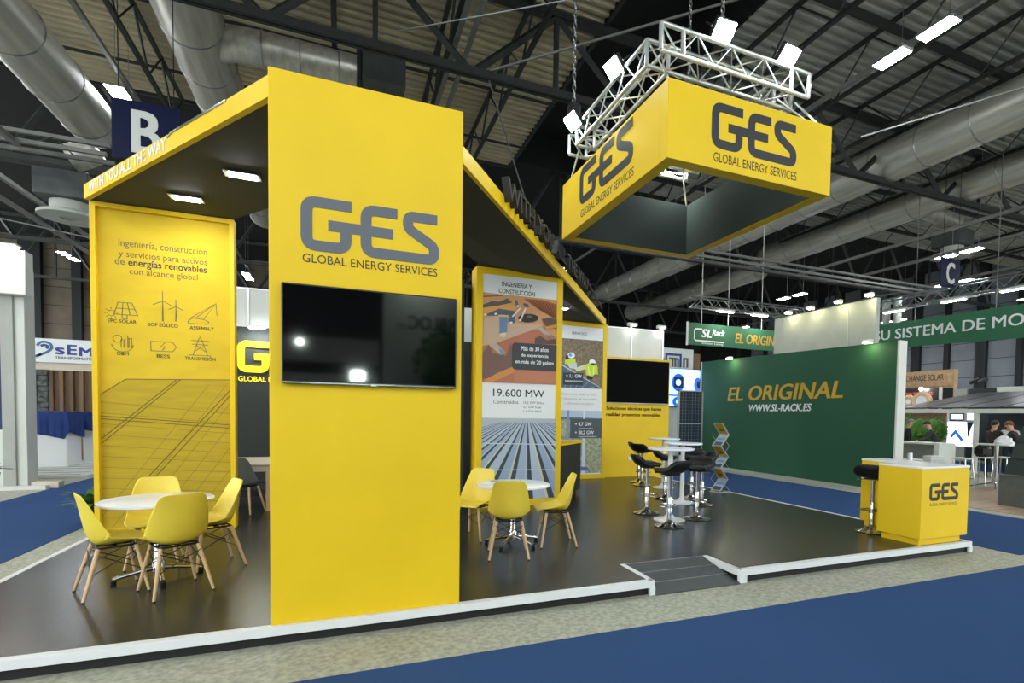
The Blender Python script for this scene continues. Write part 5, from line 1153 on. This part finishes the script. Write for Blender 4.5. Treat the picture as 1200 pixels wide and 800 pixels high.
# stacked crates at the right edge
for k, (z0, z1, a, b, m, lb) in enumerate(((ZF + 0.02, 0.52, 0.0, 0.0, 'crate_grey', 'grey equipment crate, bottom of the stack at the right edge'), (0.52, 0.86, 0.06, 0.10, 'crate_dark', 'dark crate second from the bottom of the right edge stack'), (0.86, 1.20, 0.12, 0.17, 'crate_dark', 'dark crate third from the bottom of the right edge stack'), (1.20, 1.54, 0.19, 0.25, 'crate_dark', 'dark crate at the top of the right edge stack'))):
    t = thing('storage_crate', lb, 'crate', (13.5, 1.4, z0), 0, 'stacked crates at the right edge')
    y0, y1 = 0.85, 2.17
    MB().add([(12.9 + a, y0 + a, z0), (13.7 - a, y0 + a, z0), (13.7 - a, y1 - a, z0), (12.9 + a, y1 - a, z0), (12.9 + b, y0 + b, z1 - 0.03), (13.7 - b, y0 + b, z1 - 0.03), (13.7 - b, y1 - b, z1 - 0.03), (12.9 + b, y1 - b, z1 - 0.03)], [(3, 2, 1, 0), (4, 5, 6, 7), (0, 1, 5, 4), (1, 2, 6, 5), (2, 3, 7, 6), (3, 0, 4, 7)], m).build('tub', t)
    MB().box((12.88 + b, y0 - 0.02 + b, z1 - 0.03), (13.72 - b, y1 + 0.02 - b, z1), m, 0.008).build('lid', t)
    MB().box((12.885 + (a + b) / 2, 1.4, (z0 + z1) / 2), (12.9 + (a + b) / 2, 1.7, (z0 + z1) / 2 + 0.04), 'black_plastic').build('handle', t)
t = thing('wood_block', 'pale wooden block on top of the crate stack', 'block', (13.5, 1.4, 1.54)); MB().box((13.2, 1.25, 1.54), (13.5, 1.86, 1.76), 'wood_osb', 0.01).build('block', t)
# small display plants, left plants
def plant(c, r, n, ln, label, m='leaf'):
    t = thing('leafy_plant', label, 'plant', c); mb = MB(); x, y, z = c; random.seed(int(abs(x * 100)))
    for i in range(n):
        a = random.uniform(0, 2 * PI); el = random.uniform(0.4, 1.2); L_ = ln * random.uniform(0.7, 1.1); w = 0.035
        d = Vector((math.cos(a) * math.cos(el), math.sin(a) * math.cos(el), math.sin(el))); sd = Vector((-math.sin(a), math.cos(a), 0)); p0 = Vector((x, y, z + 0.25)); pts = [p0 + d * (L_ * k / 4) - EZ * (0.45 * L_ * (k / 4) ** 2) for k in range(5)]
        ws = [0.01, w, w * 1.1, w * 0.7, 0.003]; v = []
        for p, q_ in zip(pts, ws): v += [p - sd * q_, p + sd * q_]
        mb.add(v, [(2 * k, 2 * k + 1, 2 * k + 3, 2 * k + 2) for k in range(4)], m)
    mb.build('leaves', t); MB().lathe([(r * 0.7, z), (r, z + 0.24), (r * 0.85, z + 0.25), (r * 0.8, z + 0.22)], 'black_plastic', (x, y, 0), 20).build('pot', t)
plant((-5.05, 7.5, ZF + 0.35), 0.14, 30, 0.42, 'green leafy plant at the left photo edge by the grey wall'); plant((-2.95, 5.4, ZF), 0.13, 34, 0.55, 'green leafy plant peeping out behind the icon panel')

# ================================================================== LEFT: NEIGHBOURING STANDS
lw = thing('grey_stand', 'pale grey stand wall with a red and blue poster at the left photo edge', 'wall panel', (-6.2, 9.6, ZF))
MB().box((-8.5, 10.0, ZF), (-5.62, 10.4, 4.45), 'stand_white', 0.006).build('wall', lw); MB().box((-5.98, 9.94, ZF), (-5.78, 10.0, 4.5), 'stand_grey', 0.004).build('front_pillar', lw)
MB().box((-8.5, 9.7, 3.84), (-5.46, 10.0, 4.72), 'stand_white', 0.006).build('fascia', lw)
mb = MB(); art(mb, (-8.4, 9.99, 1.10), EX, EZ, 2.42, 3.35, [([(0, 0), (1, 0), (1, 0.52), (0, 0.52)], 'poster_blue'), ([(0, 0.52), (1, 0.52), (1, 0.78), (0, 0.78)], 'poster_red'), ([(0, 0.78), (1, 0.78), (1, 1), (0, 1)], 'poster_dark')]); mb.build('poster', lw)
t = thing('fascia_lamp', 'bright lamp on the white fascia of the left grey stand', 'lamp', (-5.7, 9.6, 4.74)); MB().box((-6.1, 9.5, 4.76), (-5.5, 9.7, 4.80), 'stand_white', 0.006).build('housing', t); MB().box((-6.06, 9.51, 4.74), (-5.54, 9.69, 4.762), 'lamp_strip').build('diffuser', t)
MB().box((-8.5, 9.78, ZF), (-5.25, 9.93, ZF + 0.08), 'stand_white').build('plinth_strip', label='white base strip below the left grey stand wall', cat='base strip')
sf = MB().box((-11, 12.0, ZF), (-5.35, 17.4, ZF + 0.05), 'stand_white').build('stand_floor', label='white stand floor with dark lines under the cloth covered plinths', cat='floor')
for k in range(5): MB().box((-9.5, 12.3 + k * 0.55, ZF + 0.05), (-5.6, 12.36 + k * 0.55, ZF + 0.054), 'crate_grey').build('floor_line', sf)
t = thing('timber_block', 'small wooden block lying at the corner of the left grey stand', 'block', (-5.35, 10.1, ZF)); MB().box((-5.55, 9.95, ZF), (-5.1, 10.2, ZF + 0.14), 'wood_table', 0.01).build('block', t)
se = thing('sign_fascia', 'white stand fascia with a blue swirl logo and the letters sEM', 'sign', (-6.8, 17, 2.9))
MB().box((-12, 16.9, 2.98), (-4.4, 17.1, 3.72), 'white_paint', 0.004).build('board', se)
k_ = 17 / 14.5
mb = MB(); sx0 = -8.05
text(mb, 's', (-7.86, 16.9, 3.24), EX, EZ, 'blue_ink', h=0.22, w=0.24, e=0.01, bold=0.03); text(mb, 'E', (-7.56, 16.9, 3.24), EX, EZ, 'blue_ink', h=0.32, w=0.24, e=0.01, bold=0.03); text(mb, 'M', (-7.27, 16.9, 3.22), EX, EZ, 'blue_ink', h=0.27, w=0.36, e=0.01, bold=0.03); text(mb, 'TRANSFORMAT\u00d6R', (-7.86, 16.9, 3.09), EX, EZ, 'print_black', w=1.0, h=0.11, e=0.01)
mb.build('lettering', se); mb = MB()
sw = [(-0.62, -0.02), (-0.38, 0.1), (-0.18, 0.2), (-0.06, 0.33), (-0.1, 0.46), (-0.24, 0.53), (-0.38, 0.48), (-0.42, 0.38)]
mb.stroke(rounded(sw, 0.3, 4), 0.07, (-7.86, 16.9, 3.1), EX, EZ, 0, 0.01, 'teal_ink'); mb.stroke(rounded([(-0.2, 0.3), (-0.16, 0.38), (-0.25, 0.42), (-0.34, 0.38)], 0.2, 4), 0.07, (-7.86, 16.9, 3.1), EX, EZ, 0, 0.012, 'blue_ink'); mb.build('logo', se)
wl_ = thing('slatted_wall', 'brown wooden slatted wall beside grey stone cladding under the sEM fascia', 'wall panel', (-7, 17.2, ZF))
MB().box((-12, 17.05, ZF), (-4.4, 17.2, 2.98), 'wood_brown').build('board', wl_); MB().box((-12, 17.0, 2.75), (-4.4, 17.06, 2.98), 'wood_table').build('top_rail', wl_)
for k in range(14): MB().box((-8.05 + k * 0.25, 16.96, ZF), (-7.95 + k * 0.25, 17.06, 2.75), 'wood_dark' if k % 2 else 'wood_brown', 0.006).build('slat', wl_)
mb = MB(); random.seed(5)
for i in range(9):
    for j in range(17): mb.box((-10.4 + i * 0.26, 16.9 + random.uniform(-0.05, 0.05), ZF + j * 0.17), (-10.4 + (i + 1) * 0.26, 17.05, ZF + (j + 1) * 0.17), 'stone', 0.02)
mb.build('stone_cladding', wl_, kind='stuff')
def cloth_plinth(c, s, label, plabel, seed, h=1.12, rot=-0.1):
    x, y = c; t = thing('display_plinth', plabel, 'plinth', (x, y, ZF)); MB().box((x - s, y - s, ZF + 0.05), (x + s, y + s, ZF + 0.05 + h), 'white_gloss', 0.02).build('body', t); MB().box((x - s - 0.02, y - s - 0.02, ZF + 0.05), (x + s + 0.02, y + s + 0.02, ZF + 0.1), 'white_gloss', 0.01).build('foot', t)
    random.seed(seed); top = ZF + 0.05 + h; mb = MB(); n = 44; vs = []; fs = []
    MB().box((x - s * .8, y - s * .8, top), (x + s * .8, y + s * .8, top + 0.42), 'stand_grey', 0.02).build('machine_box', t)
    top += 0.43; sh = s * 1.04; R_ = 1.14
    for i in range(n + 1):
        for j in range(n + 1):
            u, v = -1 + 2 * i / n, -1 + 2 * j / n; a = rot; px, py = (u * math.cos(a) - v * math.sin(a)) * R_, (u * math.sin(a) + v * math.cos(a)) * R_
            d = max(abs(px), abs(py))
            if d <= sh: z = top + 0.015 * math.sin(u * 7 + seed) * math.cos(v * 6); qx, qy = px, py
            else:
                f = sh / d; over = d - sh; th = math.atan2(py, px); fold = (0.05 * math.sin(11 * th + seed) + 0.03 * math.sin(23 * th)) * min(1, over * 2.5) + 0.11 * min(1, over * 4); qx, qy = px * f * (1 + fold), py * f * (1 + fold); z = top - over * 0.99 + 0.02
            vs.append((x + qx, y + qy, z))
    for i in range(n):
        for j in range(n): fs.append((i * (n + 1) + j, (i + 1) * (n + 1) + j, (i + 1) * (n + 1) + j + 1, i * (n + 1) + j + 1))
    o = mb.add(vs, fs, 'cloth_blue', True).build('cloth_cover', label=label, cat='cloth', recalc=False); solid(o, 0.012, 1, 0)
cloth_plinth((-7.12, 14.95), 0.43, 'blue cloth draped over the nearer white plinth at the left', 'white display plinth under the nearer blue cloth', 2); cloth_plinth((-6.25, 17.0 - 0.95), 0.48, 'blue cloth over the farther white plinth, cut off by the icon panel', 'white display plinth under the farther blue cloth', 5)

# ================================================================== PEOPLE (background)
def person(label, base, rz, J, coat, legs, hair, skin='skin', shoes='shoe_black', hairlen=0.0):
    """J: joint positions of one figure in metres (local, facing -y)."""
    t = thing('person', label, 'person', (base[0], base[1], base[2]), rz)
    V = []; E_ = []; R_ = []; ID = {}
    def v(n, r): ID[n] = len(V); V.append(J[n]); R_.append(r)
    spec = [('pelvis', .145), ('waist', .13), ('chest', .155), ('neck', .058), ('skull0', .07), ('skull1', .098), ('skull2', .075)]
    for s in 'LR': spec += [(s + 'hip', .095), (s + 'knee', .062), (s + 'ankle', .043), (s + 'toe', .036), (s + 'sho', .07), (s + 'elb', .047), (s + 'wri', .032), (s + 'palm', .036)]
    for n, r in spec: v(n, r)
    ch = [('pelvis', 'waist'), ('waist', 'chest'), ('chest', 'neck'), ('neck', 'skull0'), ('skull0', 'skull1'), ('skull1', 'skull2')]
    for s in 'LR': ch += [('pelvis', s + 'hip'), (s + 'hip', s + 'knee'), (s + 'knee', s + 'ankle'), (s + 'ankle', s + 'toe'), ('chest', s + 'sho'), (s + 'sho', s + 'elb'), (s + 'elb', s + 'wri'), (s + 'wri', s + 'palm')]
    for a, b in ch: E_.append((ID[a], ID[b]))
    for s in 'LR':
        w_, p_ = Vector(J[s + 'wri']), Vector(J[s + 'palm']); d = (p_ - w_).normalized(); sd = d.cross(Vector((0, 0, 1))); sd = sd.normalized() if sd.length > .1 else Vector((1, 0, 0)); dn = d.cross(sd).normalized()
        for k in range(5):
            if k < 4: off = sd * ((k - 1.5) * 0.021); L_ = (0.062, 0.075, 0.07, 0.055)[k]; q = [p_ + off + d * 0.03, p_ + off + d * (0.03 + L_ * .55) + dn * .008, p_ + off + d * (0.03 + L_) + dn * .025]
            else: q = [p_ - sd * 0.035 - d * .01, p_ - sd * 0.058 + d * .025, p_ - sd * 0.062 + d * .055]
            pr_ = ID[s + 'palm']
            for i, x in enumerate(q): V.append(tuple(x)); R_.append((.010, .009, .008)[i]); E_.append((pr_, len(V) - 1)); pr_ = len(V) - 1
    me = bpy.data.meshes.new('figure'); me.from_pydata([tuple(x) for x in V], E_, [])
    o = bpy.data.objects.new('figure', me); COL.objects.link(o); md = o.modifiers.new('skin', 'SKIN'); md.use_smooth_shade = True
    for i, sv in enumerate(me.skin_vertices[0].data): sv.radius = (R_[i], R_[i]); sv.use_root = (i == 0)
    sb = o.modifiers.new('sub', 'SUBSURF'); sb.levels = 2; sb.render_levels = 2
    dg = bpy.context.evaluated_depsgraph_get(); dg.update(); m2 = bpy.data.meshes.new_from_object(o.evaluated_get(dg)); bpy.data.objects.remove(o)
    m2.materials.clear()
    for q in (coat, legs, skin, shoes): m2.materials.append(M(q))
    def dist(p, a, b): a, b = Vector(J[a]), Vector(J[b]); ab = b - a; tt = max(0, min(1, (p - a).dot(ab) / ab.length_squared)); return (p - a - ab * tt).length
    for pl_ in m2.polygons:
        c = pl_.center; best = min(((dist(c, a, b) - (0.03 if 'hip' in a or 'hip' in b else 0), a, b) for a, b in ch), key=lambda z: z[0]); a, b = best[1], best[2]
        if 'palm' in b or 'skull' in b or (b == 'neck' and dist(c, 'neck', 'skull0') < .075): k = 2
        elif 'toe' in b: k = 3
        elif 'knee' in b or 'ankle' in b or 'hip' in b: k = 1
        else: k = 0
        pl_.material_index = k; pl_.use_smooth = True
    b_ = bpy.data.objects.new('body', m2); COL.objects.link(b_); b_.parent = t; WM[b_] = WM[t]
    s0, s1 = Vector(J['skull0']), Vector(J['skull1']); upv = (Vector(J['skull2']) - s0).normalized(); fr = Vector(J.get('look', (0, -1, 0))); fr = (fr - upv * fr.dot(upv)).normalized(); rt_ = fr.cross(upv)
    T = Matrix(((rt_.x, fr.x, upv.x, s1.x), (rt_.y, fr.y, upv.y, s1.y), (rt_.z, fr.z, upv.z, s1.z), (0, 0, 0, 1)))
    mb = MB(); n = 18; vs = []; fs = []
    for i in range(9):
        th = PI * 0.60 * i / 8
        for j in range(n):
            a = 2 * PI * j / n; back = 0.5 - 0.5 * math.sin(a); tt = th * (0.62 + 0.5 * back); p = Vector((0.100 * math.sin(tt) * math.cos(a), 0.112 * math.sin(tt) * math.sin(a), 0.03 + 0.112 * math.cos(tt))); vs.append(T @ p)
    for i in range(8):
        for j in range(n): fs.append((i * n + j, i * n + (j + 1) % n, (i + 1) * n + (j + 1) % n, (i + 1) * n + j))
    o = mb.add(vs, fs, hair, True).build('hair', t, local=True, recalc=False); solid(o, 0.016, 0, 1)
    mb = MB()
    mb.add([T @ Vector(p) for p in ((-.014, .092, -.005), (.014, .092, -.005), (0, .122, -.022), (0, .094, .03))], [(0, 1, 2), (0, 2, 3), (1, 3, 2), (0, 3, 1)], skin, True)
    for s in (-1, 1):
        e = T @ Vector((s * .034, .088, .022)); mb.ball(e, .011, 'paper', 8); mb.ball(T @ Vector((s * .034, .098, .022)), .006, 'black_plastic', 8); mb.ball(T @ Vector((s * .100, -.005, .0)), .026, skin, 10, (.5, .9, 1.2))
    mb.tube([T @ Vector(p) for p in ((-.025, .088, -.058), (0, .094, -.06), (.025, .088, -.058))], .006, ink('a0605a'), 6); mb.build('face', t, local=True)
    return t
def stand(lean=0.0, arms='down', head=0.0, gap=0.10):
    c, s = math.cos(lean), math.sin(lean)
    def up(x, y, z): return (x, y * c - (z - .95) * s, .95 + (z - .95) * c + y * s)
    J = {'pelvis': (0, 0, .95), 'waist': up(0, 0, 1.08), 'chest': up(0, .01, 1.32), 'neck': up(0, .0, 1.47)}
    nk = Vector(J['neck']); hd_ = lean * .5 + head; f = Vector((0, -math.sin(hd_), math.cos(hd_))); J['skull0'] = tuple(nk + f * .075 + Vector((0, -.015, 0))); J['skull1'] = tuple(nk + f * .165 + Vector((0, -.02, 0))); J['skull2'] = tuple(nk + f * .225 + Vector((0, -.012, 0))); J['look'] = (0, -math.cos(hd_), -math.sin(hd_))
    for n, x in (('L', 1), ('R', -1)):
        J[n + 'hip'] = (x * gap, 0, .90); J[n + 'knee'] = (x * (gap + .015), -.02, .50); J[n + 'ankle'] = (x * (gap + .02), .03, .085); J[n + 'toe'] = (x * (gap + .04), -.13, .035); J[n + 'sho'] = up(x * .19, 0, 1.40)
        sh = Vector(J[n + 'sho'])
        if arms == 'down': e, w = sh + Vector((x * .05, .03, -.29)), sh + Vector((x * .04, -.06, -.54))
        elif arms == 'fwd': e, w = sh + Vector((x * .06, -.12, -.26)), sh + Vector((x * .0, -.36, -.33))
        else: e, w = sh + Vector((x * .05, .0, -.28)), sh + Vector((-x * .06, -.2, -.16))
        J[n + 'elb'] = tuple(e); J[n + 'wri'] = tuple(w); J[n + 'palm'] = tuple(w + (w - e).normalized() * .07)
    return J
person('person in a dark green suit leaning forward over the white service counter', (18.85, 7.05, ZF), face(0.55, -0.83), stand(.42, 'fwd', .2), 'suit_green', 'suit_black', 'hair_dark')
person('person in dark clothes half hidden behind the end of the green wall', (18.9, 8.1, ZF), face(-0.6, 0.8), stand(.05, 'down', .1), 'suit_black', 'suit_black', 'hair_grey')
person('person in a dark brown jacket with back turned at the square high table', (18.7, 5.40, ZF), face(-0.93, 0.1), stand(.12, 'fwd', .1), 'suit_brown', 'suit_black', 'hair_dark')
person('person in a white shirt between the two dark jackets', (20.3, 5.75, ZF), face(0.9, 0.3), stand(.15, 'fwd', .25), 'shirt_white', 'trouser_navy', 'hair_grey', 'skin_tan')
person('person with reddish hair and black jacket bending to the left beside the crates', (18.6, 4.70, ZF), face(0.2, -0.98), stand(.25, 'fwd', .2), 'suit_black', 'suit_black', 'hair_red')

# ================================================================== BEHIND THE CAMERA: neighbouring stand seen in the front television
nw = thing('neighbour_wall', 'pale stand wall behind the camera mirrored in the front television', 'wall panel', (4.5, -9.2, ZF))
MB().box((1.40, -9.3, ZF), (9, -9.1, 5.2), 'stand_white').build('board', nw)
mb = MB(); text(mb, 'ARBLOC', (3.4, -9.1, 3.62), -EX, EZ, 'print_black', w=1.45, h=0.33, e=0.01, bold=0.03); text(mb, '.es', (1.93, -9.1, 3.62), -EX, EZ, 'print_black', w=0.22, h=0.12, e=0.01); mb.build('lettering', nw)
MB().box((-9, -11.3, 2.9), (1.4, -11.1, 3.55), 'stand_grey').box((-9, -11.6, ZF), (1.4, -11.3, 2.6), 'stand_white').box((-2.2, -11.9, ZF), (1.75, -11.6, 5.6), 'wall_black').build('neighbour_fascia', label='grey stand fascia and added black backing behind the camera, mirrored in the front television', cat='wall panel')  # black backing added so the television mirrors a dark left half
tp = thing('topiary_tree', 'round dark topiary tree behind the camera mirrored in the front television', 'tree', (2.7, -8.2, ZF))
mb = MB(); random.seed(9); mb.ball((2.75, -8.2, 2.75), 0.72, 'leaf', 18); leaves(mb, (2.75, -8.2, 2.75), 0.76, 420, 'leaf', 0.1); mb.build('crown', tp); MB().tube([(2.75, -8.2, 0.3), (2.75, -8.2, 2.2)], 0.05, 'wood_brown', 10).build('trunk', tp); MB().lathe([(0.2, ZF), (0.27, 0.4), (0.24, 0.42)], 'stand_grey', (2.75, -8.2, 0), 24).build('pot', tp)
flood((0.81, -9.0, 2.42), (0.0, 0.96, -0.12), 'flood lamp of the stand behind the camera, mirrored in the front television', 0.14)
flood((-0.55, -11.0, 3.38), (0.0, 0.96, -0.2), 'small flood lamp on the fascia behind the camera, mirrored in the front television', 0.07)
flood((2.2, -8.5, 5.05), (0.0, -0.45, -0.89), 'upper flood lamp added behind the camera to brighten the lettered wall', 0.14)  # added lamp, aimed back to brighten the mirrored wall
